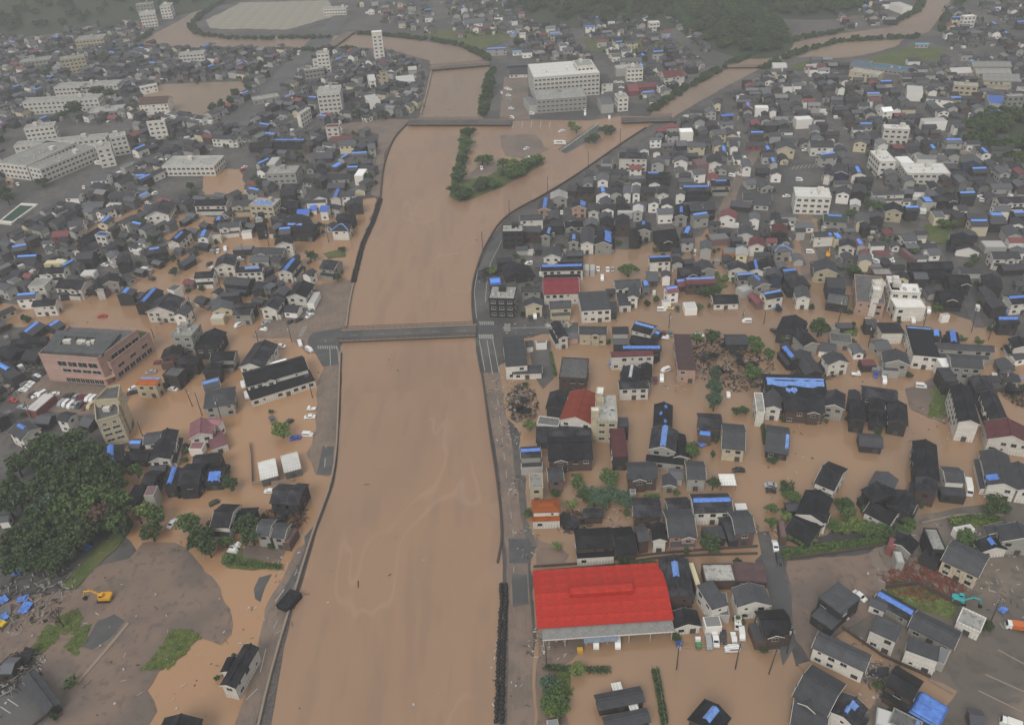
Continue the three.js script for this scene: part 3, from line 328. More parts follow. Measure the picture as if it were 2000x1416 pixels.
blk(880, 250, K, `480 900 670 895 465 965 flk3;635 825 855 815 635 855 gdw2;680 905 840 905 680 960 fdb2;880 640 865 735 805 745 gdp2 r;1000 565 1000 620 920 640 glg2;900 905 875 985 830 1000 gkg2 P;1165 560 1330 560 1165 600 gkb2;1400 535 1410 590 1335 600 gkw2 a;1405 410 1405 470 1350 490 gdw2;1190 655 1185 715 1115 715 gkp2 P;1325 690 1320 760 1265 780 gdw2;1455 700 1450 740 1390 745 gkw2;1110 800 1105 850 1055 860 gkw1;1050 880 1225 870 1040 920 gkg2
1140 950 1135 1040 1085 1050 gkg2 R;1270 905 1260 1050 1195 1060 gdw2;1415 930 1410 1050 1325 1060 gkg2 P;1300 820 1300 880 1240 890 gdk2;1445 810 1440 880 1375 900 gkk2;1590 790 1590 890 1525 890 gkb2;1780 850 1785 930 1710 920 gkg2 R;1700 920 1690 1010 1640 1030 gkk2;1540 760 1680 760 1540 785 flg1;1735 700 1730 760 1680 775 glg2;1555 255 1820 260 1555 280 gkw3;935 1085 935 1165 850 1185 gdw2;1065 1145 1225 1140 1060 1185 gdk2;980 1205 1225 1200 985 1240 gdk1
420 1210 560 1200 410 1250 gkk1;560 1230 600 1330 470 1300 gkk1;640 1250 690 1340 580 1340 gkk1;1630 525 1630 595 1590 600 gdw2;1715 520 1715 595 1675 600 gdw2;1765 560 1890 560 1765 600 gkb2;1715 470 1715 495 1665 505 gkw2;1540 485 1540 520 1480 530 gkk2;1860 640 1860 680 1820 690 gkw2;1530 540 1530 590 1470 600 gkg2;1237 1258 1280 1258 1240 1315 flg1;1290 1258 1332 1258 1290 1315 flg1;1090 510 1180 520 1080 580 gkk1;830 1275 1225 1265 825 1320 gkw2 r`);
blk(1240, 250, K, `1465 550 1790 560 1480 640 fww3;880 742 860 800 780 820 grw2;1340 872 1345 950 1265 970 grk2;1130 995 1135 1070 1060 1090 grw2;1110 772 1110 830 1055 845 gdw2;1320 1095 1400 1090 1285 1145 hgg2 h;1645 975 1830 965 1640 1010 gdw2 e;1760 1200 1780 1300 1660 1300 gdt2;130 1195 330 1185 135 1240 gkw2 r;200 950 380 930 205 1060 gkk2;500 905 470 970 425 965 gkk2 P;500 690 735 670 500 775 gdk2;530 800 670 780 530 845 gdg2 r;430 695 430 800 365 810 gkg2 R;205 750 355 745 200 800 gdw2
300 640 300 700 240 730 gkw2;180 640 180 680 130 700 gkw2;660 1030 660 1100 600 1110 gdg2;950 1220 960 1290 860 1310 gkw2;1110 1215 1130 1300 1050 1300 gkw2 r;1220 1190 1240 1280 1160 1290 gkg2;1290 1280 1300 1340 1220 1370 gkk2;1365 1310 1490 1300 1370 1390 gkk2 r;410 1300 600 1280 400 1370 gkk2;620 1210 680 1290 570 1290 gdg2;450 1225 550 1215 440 1260 gkk1;990 1090 990 1160 930 1170 glt2;810 1105 930 1105 815 1160 fgo1
1000 590 1270 600 990 660 gdg1;890 670 1080 690 870 720 gkk1;1100 650 1250 660 1100 710 gkg1;1120 370 1250 370 1110 420 gkk1;1020 480 1110 470 1010 530 gdg1;1140 450 1230 530 1120 520 gdg1;1020 275 1040 350 985 340 gdw2;735 240 740 310 665 320 gkw2;790 320 800 370 735 385 gdg1;525 380 640 365 520 440 gdw2;530 290 635 280 525 350 fmm2;430 250 430 290 360 310 gdw2;215 265 215 310 150 330 gdg2;100 400 330 400 90 460 gkk2 R;185 450 185 500 125 520 gkw1
65 545 210 540 65 600 gkg2;265 525 265 600 210 630 gkw2;425 560 425 600 375 620 gkw2;440 550 690 545 445 590 gkk2 r;695 495 880 490 690 540 gkg2 R;560 500 560 525 505 545 gkt2;1030 890 1030 970 960 980 gdw2;770 945 880 940 760 975 gkn1;670 985 840 970 670 1040 fgm1;1300 770 1300 840 1250 860 gkw1;1475 890 1650 885 1490 925 gdw1;490 130 650 125 490 180 gdt2;710 30 835 20 705 70 gdt2;405 5 525 0 400 40 fww2;250 110 360 105 240 170 gdd1;375 130 480 125 370 170 gdk1;135 90 250 85 135 105 gdw2;90 135 90 190 40 205 gdw1;205 185 205 215 165 225 gkw1
1390 105 1400 170 1300 170 gdt2;1610 150 1830 150 1610 180 gdw2;1700 250 1850 230 1690 290 gkg2 r;1745 370 1845 370 1740 440 gkg2;1030 150 1210 150 1030 170 gkr1`);
blk(1600, 250, K, `700 265 820 260 760 330 fww2;745 330 1140 330 790 425 fww2;470 215 620 210 500 320 fww3;590 -30 830 -20 580 10 fww3;885 245 1080 250 910 290 fgw1;490 600 790 590 490 620 gdw2;770 660 850 655 765 680 gdw1;690 680 700 750 605 760 gkt2;790 740 920 740 785 770 gkk2 B;545 765 550 810 475 825 gkk2;400 780 415 850 340 850 gdt2;45 795 270 810 60 860 gng2 R;270 1010 270 1080 185 1110 gkw2;230 530 230 590 160 600 gkw2;375 505 380 580 310 590 gdk2;340 650 340 700 285 700 glg1
90 330 80 430 45 430 gkw2;210 320 210 400 140 410 gdn2;350 350 380 410 285 400 gkw2 R;390 100 390 120 320 130 gdt2;1030 560 1070 610 990 600 gdg2;1110 540 1190 590 1080 600 gkk2;1060 640 1270 635 1065 680 gkk2;1070 770 1250 765 1060 800 gkw1;1290 608 1440 604 1290 640 gkk2 r;1270 720 1360 715 1270 770 gkw2;1395 845 1560 845 1410 910 gkt2 r;1420 250 1425 300 1330 320 gdn2;1405 385 1545 382 1405 420 gkk1 r;1510 180 1560 225 1500 240 gkw2 P;1170 95 1320 92 1180 145 gdg2 r;1335 65 1460 62 1335 110 fbb1
1640 650 1890 640 1650 700 gkw2;1610 725 1760 725 1600 770 gdw2;1575 535 1770 530 1575 565 gdg1;1790 780 1900 775 1790 820 gkk2 r;1830 820 1850 880 1780 890 gkw2;760 985 890 975 765 1050 gdw1;1000 1120 1110 1115 1000 1180 gdw1;860 1185 1000 1180 850 1200 gdw1;750 1110 790 1105 800 1220 fmm1;840 1250 1230 1240 840 1310 gkk1;845 1330 1180 1330 850 1390 gkk1;1590 1150 1850 1150 1560 1210 gdw2;1680 1270 1890 1260 1680 1320 gkk1
1330 960 1340 1030 1220 1030 gkk2;1380 1060 1390 1100 1260 1120 gkw1;1490 1040 1690 1040 1480 1100 flg1;445 1250 560 1245 460 1290 fgm1;480 1300 650 1300 470 1360 flm2;430 1150 440 1210 370 1230 gdt2`);
blk(380, 250, K, `700 360 970 350 665 430 flg3;0 655 300 650 0 720 gkw2;340 665 570 660 335 725 gdt2;570 650 790 660 560 720 flt3 P;500 120 710 110 490 190 gkk1;720 75 1010 75 720 130 gkk2 r;-200 265 270 260 -270 360 flw2;560 800 640 790 520 890 flk3;220 900 420 880 215 930 gdw2;820 985 810 1050 740 1040 gkw3;770 910 880 900 760 990 gkb2 a;810 870 1110 880 890 960 gkk2 R;920 790 960 870 800 860 gkk2;1320 885 1380 885 1255 950 hkw2 h;1310 800 1470 800 1300 850 gkk2
945 765 1060 760 950 800 guw1;1060 740 1120 730 1060 765 guw1;1160 720 1240 720 1160 770 guw2;1025 675 1210 665 1020 695 gkw2;1140 590 1140 630 1070 645 gkw1;1320 560 1290 635 1250 640 gdw2 r;1345 610 1480 600 1340 640 gkw2;1470 640 1470 690 1400 700 gkk2;1495 540 1500 560 1430 575 gdt1;1230 530 1390 525 1220 560 gkk1;1235 440 1430 430 1230 480 gkg1;1405 378 1510 375 1400 400 gkk1 r;1510 378 1590 378 1500 440 fww2;1440 208 1590 198 1440 260 gdd1 r;1590 160 1660 150 1590 200 gdg2;1330 130 1480 120 1320 170 gdt2;1260 75 1470 70 1250 105 frm1;1220 -30 1340 -35 1220 0 frw3
1410 285 1500 275 1400 340 gkk2;1530 275 1630 270 1530 330 gkk2;1155 290 1155 330 1110 350 gkk2;1110 260 1280 250 1110 290 gkk1;1060 325 1055 370 1020 380 gkg1;570 330 680 280 560 350 gkg2 R;710 270 790 268 690 340 flg2;790 600 930 590 780 630 gkk2;800 510 1000 510 800 570 gkw2;750 660 950 660 750 740 gkk2;290 1155 260 1250 190 1250 gkw2;380 1300 630 1290 375 1335 gkw2 R;510 1190 690 1180 500 1240 gdg1;550 1110 830 1115 540 1160 gdg2;910 1200 820 1310 970 1250 gkw2 r;1180 1220 1320 1240 1110 1290 gkg2;0 1340 180 1330 0 1390 gkw2;365 1095 545 1085 360 1130 fgk1;90 935 60 1000 20 1010 gkw2 R;220 815 210 850 170 860 gkk1 R;140 990 250 980 130 1020 flt1;360 835 490 830 350 880 gkk1;435 945 525 935 430 975 flw1;160 50 400 60 150 100 gdw2`);
blk(0, 250, K, `1000 810 925 870 1060 830 gkt2 r;920 960 1020 970 915 1000 fuw3;900 920 740 1020 960 960 gkk2;860 1040 700 1120 950 1080 gkw2;1700 930 1580 1040 1760 960 gkw2 R;1330 1130 1530 1100 1310 1180 gkk2 R;1500 660 1430 770 1620 690 gkw2;1770 1180 1650 1250 1820 1200 gkk1;1010 1130 1060 1170 955 1165 gdw2;1130 1150 1120 1230 1070 1220 gkk2;700 1150 860 1140 640 1220 gkk2;360 1300 600 1290 350 1350 gkw2;430 1220 620 1215 410 1255 fyy1;150 1180 340 1170 100 1240 gkk1 R;100 1090 240 1065 90 1150 gkk2 r
620 860 760 840 720 900 gkw2;480 960 640 950 470 1010 grr1;380 1050 480 1045 370 1070 gdw1;610 615 740 610 600 650 gdw2;850 460 1000 450 850 490 gdw2;1010 600 1250 600 1000 650 gdd1;1000 690 1120 690 990 715 flw1;760 700 960 690 750 740 gdk1;430 115 690 140 130 345 flw3;780 150 890 170 445 405 flw3;160 130 1000 50 170 170 flw3;1000 60 1150 35 1010 95 flw4;870 155 1010 130 890 200 flw4;1250 450 1340 450 1245 480 gdg1 r;770 1310 890 1305 780 1350 flw1`);
const K2 = 0.34;
blk(0, 0, K2, `1830 500 1960 490 1805 545 flw5;1740 395 1850 380 1735 410 flg3;1820 295 1890 290 1815 310 flw5;1795 340 1860 335 1790 350 flw3;160 565 590 540 250 585 flw3;340 480 700 460 335 505 flw3;800 560 970 550 770 620 gbw3;520 620 720 600 510 655 flg1;840 700 945 690 835 705 flw4;150 720 320 700 140 745 flw3;1035 300 1180 290 1030 315 flw3;340 330 480 310 350 345 flt4;450 210 610 195 445 235 flt3;800 70 890 60 780 90 flw4;1440 560 1590 535 1430 585 flg1;1700 660 1760 620 1680 690 flw3;1920 695 1960 695 1890 725 grw2;1870 40 2000 35 1870 55 flw2;790 480 890 460 790 510 glw2;930 20 990 15 930 40 flw4;780 20 880 10 780 30 flg4;120 340 300 320 120 360 flg2`);
blk(660, 0, K2, `1090 372 1455 345 1110 450 fww5;1350 350 1445 342 1355 385 flw6;1120 520 1400 500 1120 580 flg3;1065 560 1110 555 1065 610 fgg2;190 180 250 175 190 190 fww7;330 440 430 430 310 480 fww1;1590 375 1690 370 1590 395 flg2;1620 335 1745 330 1620 355 gdg2;1650 380 1745 375 1650 400 flw3;1480 430 1545 425 1475 485 fdw2;1490 560 1560 555 1480 605 fdg2;1590 540 1650 535 1570 570 flw3;720 110 840 100 705 150 gdw1;970 350 1100 345 960 380 gdk1;980 390 1090 385 970 435 gdw1;235 410 280 405 230 420 fbt4;150 550 210 540 130 590 flw2;1860 430 1980 420 1850 450 grw2;1720 470 1830 460 1690 510 grr1;1660 510 1720 505 1650 530 grr1;1780 125 1840 120 1780 135 fww3;850 260 970 255 845 280 gdg2 R;1000 285 1060 280 1000 300 gUw1;1420 130 1480 128 1415 150 guw2;1040 180 1080 178 1030 195 glw2;170 450 210 445 165 470 glw2;400 390 450 385 400 405 glg2;200 290 260 270 190 300 fUg2`);
blk(1320, 0, K2, `1030 350 1380 390 1010 375 fUg1;1030 390 1200 415 1000 410 flt2;1330 490 1420 495 1280 525 flw2;1450 530 1610 545 1400 560 gdw2;1600 470 1740 480 1590 490 flt3;1700 370 1920 370 1700 385 glt2;1720 410 1920 410 1720 425 glt2;1760 445 1970 450 1760 465 glt2;1570 410 1690 405 1560 425 glt1;1890 545 1990 540 1880 560 flg4;1790 545 1880 550 1760 590 fug2;455 605 530 605 450 620 fww2;680 670 770 665 675 690 fww2;1180 620 1240 615 1190 645 gww2;1800 630 1850 625 1790 655 fub2 a;555 360 635 360 550 380 flw2;750 370 815 365 745 385 flw1;1640 90 1710 85 1640 100 fww3;1235 15 1290 10 1220 50 flw2;1410 680 1540 675 1430 700 flw2;1380 235 1460 235 1380 255 gUg1;260 660 330 655 240 668 guk1`);

const EAVE = { g: { 1: 3.0, 2: 5.5, 3: 8.2 }, f: { 1: 3.3, 2: 6.2, 3: 9.4, 4: 12.6, 5: 16, 6: 19.5, 7: 24 } };
function solve(s) {                               // metres from the surveyed points
  const { q, code } = s, shape = code[0], st = +code[3], gab = shape === 'g' || shape === 'h', he = shape === 'c' ? 2.6 : EAVE[gab ? 'g' : 'f'][st];
  const near = q[1] > 520; let pitch = 0.42, hr = he + (gab ? 1.7 : 0), A, B, E, len, w, X, Z;
  for (let i = 0; i < 6; i++) {
    A = G(q[0], q[1], hr); B = G(q[2], q[3], hr); E = G(q[4], q[5], he); X = B.clone().sub(A).setY(0); len = X.length(); X.normalize(); Z = V(-X.z, 0, X.x);
    w = E.clone().sub(A).dot(Z); if (gab) hr = he + pitch * Math.min(8, Math.abs(w));
  }
  s.side = Math.sign(w); w = Math.abs(w); s.raw = [len, w];
  if (gab) w = Math.max(2, Math.min(7.5, w)); else w = Math.max(2.2, Math.min(60, w));
  s.c = A.clone().add(B).multiplyScalar(0.5); if (!gab) s.c.addScaledVector(Z, s.side * w / 2);
  s.c.y = 0; s.len = Math.max(gab ? 3.5 : 2, len); s.hw = gab ? w : w / 2; s.ry = Math.atan2(-X.z, X.x); s.he = he; s.pitch = pitch; s.X = X; s.Z = Z; s.shape = shape; s.st = st; s.gab = gab;
  if (shape === 'h') s.len += s.hw * 1.4;
  const d = V(-s.c.x, 0, -s.c.z); s.front = Math.sign(d.dot(Z)) || 1; s.rad = Math.hypot(s.len, s.hw * 2) / 2;
  s.size = Math.sqrt(s.len * (s.hw * 2 + he)) / s.c.distanceTo(camera.position);
  return s;
}
SURVEY.forEach(solve);

// house geometry, shared by the single houses and by the far rows
function gableRoof(L, hw, he, p, t = 0.16) { const o = hw + 0.0, yr = he + p * hw; return prism([[-o, he - 0.02], [-o, he + t], [0, yr + t], [o, he + t], [o, he - 0.02], [0, yr - 0.02]], -L / 2, L / 2); }
function gableWall(L, hw, he, p) { const wz = hw - 0.45, wl = L / 2 - 0.4; return prism([[-wz, 0], [-wz, he + p * 0.45 - 0.06], [0, he + p * hw - 0.06], [wz, he + p * 0.45 - 0.06], [wz, 0]], -wl, wl); }
function hipRoof(L, hw, he, p) {
  const yr = he + p * hw + 0.1, r = Math.max(0.4, L / 2 - hw * 0.95), a = L / 2, b = hw, e = he + 0.14, P = [], U = [];
  const f = (...v) => { for (let i = 1; i + 1 < v.length; i++) for (const k of [v[0], v[i], v[i + 1]]) { P.push(...k); U.push(Math.abs(k[0]) + Math.abs(k[2]) * 0.01, Math.hypot(k[2], k[1]) + (Math.abs(k[0]) > r ? Math.abs(k[0]) - r : 0)); } };
  f([-a, e, b], [a, e, b], [r, yr, 0], [-r, yr, 0]); f([a, e, -b], [-a, e, -b], [-r, yr, 0], [r, yr, 0]); f([a, e, b], [a, e, -b], [r, yr, 0]); f([-a, e, -b], [-a, e, b], [-r, yr, 0]);
  for (const [x0, z0, x1, z1] of [[-a, b, a, b], [a, b, a, -b], [a, -b, -a, -b], [-a, -b, -a, b]]) f([x0, he - 0.04, z0], [x1, he - 0.04, z1], [x1, e, z1], [x0, e, z0]);
  f([-a, he - 0.04, -b], [a, he - 0.04, -b], [a, he - 0.04, b], [-a, he - 0.04, b]); return geo(P, U);
}
const winFrame = (() => { const p = [box(1.7, 0.09, 0.1, 0, 0.6, 0), box(1.7, 0.09, 0.12, 0, -0.6, 0), box(0.08, 1.11, 0.1, -0.81, 0, 0), box(0.08, 1.11, 0.1, 0.81, 0, 0), box(0.06, 1.11, 0.08, 0, 0, 0)]; return mergeGeometries(p); })();
const winPane = box(1.54, 1.12, 0.05, 0, 0, 0), winSmall = box(0.8, 0.7, 0.07, 0, 0, 0), doorGeo = box(1.7, 2.1, 0.1, 0, 0, 0), sillGeo = box(1.9, 0.08, 0.22, 0, -0.69, 0.06), acGeo = box(0.85, 0.6, 0.4);
function facesOf(s) { const wz = s.gab ? s.hw - 0.45 : s.hw - 0.12, wl = s.gab ? s.len / 2 - 0.4 : s.len / 2 - 0.12; const c = Math.cos(s.ry), n = Math.sin(s.ry); const d = V(-s.c.x, 0, -s.c.z).normalize(); const vis = (x, z) => (x * c + z * n) * d.x + (-x * n + z * c) * d.z; return [[0, wz, 0, wl, vis(0, 1)], [0, -wz, Math.PI, wl, vis(0, -1)], [wl, 0, Math.PI / 2, wz, vis(1, 0)], [-wl, 0, -Math.PI / 2, wz, vis(-1, 0)]]; }
function openings(s, grid) {                      // where windows and doors sit: [x, y, z, turn, kind]
  const out = []; for (const [x, z, ry, half, vis] of facesOf(s)) {
    if (vis < -0.15) continue;
    for (let k = 0; k < s.st; k++) {
      const y = (s.gab ? 2.55 : 3.1) * k + (s.gab ? 1.55 : 1.75), pitchW = grid ? 3.0 : 2.9, n = Math.min(16, Math.floor((half * 2 - 0.6) / pitchW)); if (y + 0.8 > s.he) continue;
      for (let i = 0; i < n; i++) { const t = (i + 0.5) / n * 2 - 1, u = t * (half - 0.2); const r = rnd(); if (!grid && r < 0.28) continue; out.push([x + Math.cos(ry) * u, y, z - Math.sin(ry) * u, ry, !grid && k === 0 && i === Math.floor(n / 2) ? 'door' : !grid && r > 0.82 ? 'small' : 'window']); }
    }
  } return out;
}
const roofDesc = s => ROOF[s.code[1]] ? ROOF[s.code[1]][1] : 'tan';
function tarpParts(s, g) {
  const L = s.len, hw = s.hw, p = s.pitch, he = s.he, yr = he + p * hw + 0.19, f = s.front, T = s.tarp; if (!T) return '';
  const chev = (x0, x1, w, m, nm = 'tarp') => { const d = w * p; mesh(nm, prism([[-w, yr - d - 0.03], [-w, yr - d + 0.08], [-0.3, yr + 0.16], [0, yr + 0.3], [0.3, yr + 0.16], [w, yr - d + 0.08], [w, yr - d - 0.03]], x0, x1), m, g); };
  const slope = (x0, x1, t0, t1, m, side = f) => { const n = 10, P = [], U = []; const at = (x, t) => [x, yr - t * hw * p + 0.06, side * t * hw]; for (let i = 0; i < n; i++) { const xa = x0 + (x1 - x0) * i / n, xb = x0 + (x1 - x0) * (i + 1) / n, ja = t0 + 0.1 * hash(i, L), ka = t1 - 0.16 * hash(i, hw + 3), jb = t0 + 0.1 * hash(i + 1, L), kb = t1 - 0.16 * hash(i + 1, hw + 3); for (const v of [at(xa, ja), at(xa, ka), at(xb, kb), at(xa, ja), at(xb, kb), at(xb, jb)]) { P.push(...v); U.push(v[0], v[2]); } } mesh('tarp', geo(P, U), m, g); };
  const m = rnd() < 0.35 ? mTarpPale : mTarp;
  if (!s.gab) {
    const y = he + 0.32, flat = (x0, x1, z0, z1, yy, mm = m) => mesh('tarp', box(x1 - x0, 0.06, z1 - z0, (x0 + x1) / 2, yy, (z0 + z1) / 2), mm, g);
    if (T === 'a') { const gg = new THREE.PlaneGeometry(L + 0.5, hw * 2 + 0.5, 14, 14); gg.rotateX(-Math.PI / 2); const pa = gg.attributes.position, u = gg.attributes.uv; for (let i = 0; i < pa.count; i++) { const x = pa.getX(i), z = pa.getZ(i), e = Math.max(Math.abs(x) / (L / 2), Math.abs(z) / hw); pa.setY(i, y + 0.2 + 0.5 * (fbm(x * 0.35 + 50, z * 0.35 + 50, 512, 2) - 0.5) - (e > 0.99 ? 1.1 : 0)); u.setXY(i, x, z); } gg.computeVertexNormals(); mesh('tarp', gg, mTarp, g); return ' under a blue tarp'; }
    if (T === 'r') { const z = -s.front * hw * 0.86; flat(-L / 2 + 0.3, L / 2 - 0.3, z - 0.55, z + 0.55, y); return ' with a blue tarp strip'; }
    if (T === 't') { flat(L * 0.30, L * 0.42, -hw * 0.9, hw * 0.7, y); return ' with a blue tarp strip'; }
    flat(-L * 0.4, L * 0.35, -hw * 0.6, hw * 0.7, y); return ' with a blue tarp patch';
  }
  switch (T) {
    case 'r': if (s.shape === 'h') { chev(-L / 2 + hw, L / 2 - hw, 0.6, m); } else chev(-L * 0.47, L * 0.47, rr(0.7, 1.1), m); return ' with a blue tarped ridge';
    case 'R': { const a = rr(-0.45, -0.1), b = a + rr(0.35, 0.6); chev(L * a, L * Math.min(0.47, b), rr(0.7, 1.05), m); return ' with a short ridge tarp'; }
    case 'w': chev(-L * 0.45, L * 0.45, 0.6, mWhiteSheet, 'ridge_sheet'); return ' with a white ridge sheet';
    case 'P': slope(-L * rr(0.3, 0.44), L * rr(0.25, 0.42), 0.06, rr(0.7, 0.95), m); return ' with a big blue tarp';
    case 'B': chev(-L * 0.47, L * 0.47, 0.5, m); slope(-L * 0.46, L * 0.47, 0.06, 0.55, mTarpPale); slope(-L * 0.16, L * 0.02, 0.5, 0.9, mTarpPale); return ' with a long blue tarp';
    case 'a': slope(-L * 0.5, L * 0.5, -0.02, 1.08, m, 1); slope(-L * 0.5, L * 0.5, -0.02, 1.08, m, -1); return ' fully under blue tarp';
    case 'h': { const r = Math.max(0.4, L / 2 - hw * 0.95); chev(-r, r, 0.45, m); for (const sx of [-1, 1]) { const a = V(sx * r, yr + 0.08, 0), b = V(sx * L / 2, he + 0.24, f * hw); mesh('tarp', tube(a, b, 0.32, 0.32, 5), m, g); } return ' with blue tarped hips'; }
    case 's': slope(-L * 0.28, L * 0.0, 0.02, 0.5, mTarpPale); slope(0, L * 0.24, 0.02, 0.28, mTarpPale, -f); chev(-L * 0.28, L * 0.3, 0.4, mTarpPale); return ' with a jagged blue tarp';
    case 'd': for (let i = 0; i < 3; i++) { const x = -L * 0.4 + L * 0.3 * i; slope(x, x + L * 0.14, 0.05, 0.45, m, i % 2 ? f : -f); } return ' dotted with blue patches';
    case 'e': slope(L * 0.22, L * 0.38, 0.2, 1.0, m, rnd() < 0.5 ? f : f); return ' with a small tarp patch';
    case 't': slope(L * 0.34, L * 0.48, -0.05, 0.8, m); return ' with a tarp at one end';
  } return '';
}
function house(s) {
  const g = new THREE.Group(), [, rc, wc] = s.code, st = s.st, v1 = Math.floor(rnd() * 3), v2 = Math.floor(rnd() * 3); g.position.copy(s.c); g.rotation.y = s.ry;
  const L = s.len, hw = s.hw, he = s.he, flat = !s.gab, rm = roofMat(ROOF[rc] ? rc : 'l', flat, v1), wm = wallMat(wc, v2);
  const big = s.size > 0.034, wallName = WALL[wc][1]; let desc, cat = 'house', group;
  if (s.shape === 'c') {
    g.name = 'carport'; mesh('roof', box(L, 0.14, hw * 2, 0, 2.6, 0), rm, g); for (const [x, z] of [[-1, -1], [1, -1], [-1, 1], [1, 1]]) mesh('post', box(0.12, 2.53, 0.12, x * (L / 2 - 0.3), 1.265, z * (hw - 0.3)), mSteel, g);
    put(g); tagLater(g, 'white roofed open carport on thin posts', 'carport', 'white carports'); return g;
  }
  if (flat) {
    const wide = L * hw * 2 > 330 || st >= 3; g.name = wide ? 'office_building' : 'flat_roofed_house';
    mesh('wall', box(L - 0.24, he, hw * 2 - 0.24, 0, he / 2, 0), wm, g); const lowp = !wide && !'ltwyg'.includes(rc);
    const slab = rc === 'w' && !wide && st === 1; mesh('roof', slab ? box(L + 0.3, 0.28, hw * 2 + 0.3, 0, he + 0.145, 0) : box(L - 0.6, 0.2, hw * 2 - 0.6, 0, he + 0.14, 0), rm, g);
    const ph = lowp ? 0.16 : 0.55, pm = lowp ? rm : wm; if (!slab) mesh('parapet', mergeGeometries([box(L, ph, 0.3, 0, he + ph / 2 + 0.003, hw - 0.15), box(L, ph, 0.3, 0, he + ph / 2 + 0.003, -hw + 0.15), box(0.3, ph, hw * 2 - 0.6, L / 2 - 0.15, he + ph / 2 + 0.003, 0), box(0.3, ph, hw * 2 - 0.6, -L / 2 + 0.15, he + ph / 2 + 0.003, 0)]), pm, g);
    if (wide && s.raw[1] > 7) { const bw = rr(2, 3.5); mesh('rooftop_hut', box(bw, 2.2, 2.6, rr(-0.3, 0.3) * L, he + 1.34, -s.front * hw * 0.35), wm, g); for (let i = 0; i < 3; i++) mesh('roof_unit', box(1.1, 0.9, 0.9, rr(-0.35, 0.35) * L, he + 0.7, rr(-0.1, 0.5) * hw * s.front), mFrame, g); }
    desc = (rc === wc || roofDesc(s) === wallName ? wallName : roofDesc(s) + ' roofed ' + wallName) + (wide ? (st >= 3 ? ' tall block' : ' low block') : st > 1 ? ' flat-topped house' : ' flat-topped shed'); cat = wide ? 'building' : st > 1 ? 'house' : 'shed'; if (!wide && st === 1) g.name = 'flat_roofed_shed';
  } else if (s.shape === 'h') {
    g.name = 'hip_roofed_house'; mesh('wall', box(L - 1, he, hw * 2 - 1, 0, he / 2 - 0.05, 0), wm, g); mesh('roof', hipRoof(L, hw, he, s.pitch), rm, g); const r = Math.max(0.4, L / 2 - hw * 0.95); mesh('ridge_cap', box(r * 2 + 0.3, 0.22, 0.32, 0, he + s.pitch * hw + 0.16, 0), rm, g); desc = roofDesc(s) + ' hip roofed house with ' + wallName + ' walls';
  } else {
    g.name = 'gabled_house'; mesh('wall', gableWall(L, hw, he, s.pitch), wm, g); const roof = mesh('roof', gableRoof(L, hw, he, s.pitch), rm, g), yr = he + s.pitch * hw;
    mesh('ridge_cap', prism([[-0.28, yr + 0.1], [-0.2, yr + 0.34], [0.2, yr + 0.34], [0.28, yr + 0.1]], -L / 2 - 0.03, L / 2 + 0.03), rm, g);
    const bm = 'kb'.includes(wc) ? mDarkFrame : wallMat('w', 0), yo = 0.14; for (const sx of [-1, 1]) { const x0 = sx * (L / 2) + (sx > 0 ? 0.004 : -0.084); mesh('bargeboard', prism([[-hw, he - 0.16], [-hw, he + 0.13], [0, yr + 0.13], [hw, he + 0.13], [hw, he - 0.16], [0, yr - 0.16]], x0, x0 + 0.08), bm, g); }
    desc = roofDesc(s) + (st > 1 ? ' gabled house with ' : ' low gabled house with ') + wallName + ' walls';
    if (st === 2 && L > 6 && rnd() < 0.45 && s.size > 0.025) { const d = 1.5, z0 = s.front * (hw - 0.44), z1 = z0 + s.front * d, pr = [[z0, 3.1], [z1, 2.55], [z1, 2.7], [z0, 3.28]]; if (s.front < 0) pr.reverse(); mesh('lean_to_roof', prism(s.front > 0 ? pr : pr, -L * 0.42, L * 0.42), rm, g); mesh('lean_to_wall', box(L * 0.8, 2.6, d - 0.35, 0, 1.3, (z0 + z1) / 2 - s.front * 0.17), wm, g); }
  }
  if (s.shape === 'g' && st === 2 && L > 7.5 && hw > 2.9 && !s.tarp && s.size > 0.024 && rnd() < 0.5) {
    const w = Math.min(2.3, hw * 0.62), zf = s.front * (hw + 0.7), x = rr(-0.25, 0.25) * L, h2 = he - 0.25, y2 = h2 + s.pitch * w, turn = gg => { gg.rotateY(-Math.PI / 2); gg.translate(x, 0, 0); return gg; }, z0 = Math.min(0.2 * s.front, zf), z1 = Math.max(0.2 * s.front, zf);
    mesh('cross_gable_wall', turn(prism([[-w + 0.35, 0], [-w + 0.35, h2 + 0.1], [0, y2 - 0.06], [w - 0.35, h2 + 0.1], [w - 0.35, 0]], z0 + (s.front < 0 ? 0.4 : 0), z1 - (s.front > 0 ? 0.4 : 0))), wm, g);
    mesh('cross_gable_roof', turn(prism([[-w, h2 - 0.02], [-w, h2 + 0.16], [0, y2 + 0.16], [w, h2 + 0.16], [w, h2 - 0.02], [0, y2 - 0.02]], z0, z1)), rm, g);
    const xb = s.front > 0 ? z1 + 0.004 : z0 - 0.084; mesh('bargeboard', turn(prism([[-w, h2 - 0.14], [-w, h2 + 0.12], [0, y2 + 0.12], [w, h2 + 0.12], [w, h2 - 0.14], [0, y2 - 0.16]], xb, xb + 0.08)), wallMat('w', 0), g);
    const wn = mesh('window', winPane, mGlass, g); wn.position.set(x, 4.1, zf - s.front * 0.38); if (big) mesh('frame', winFrame, mFrame, wn);
  }
  const wide = g.name === 'office_building';
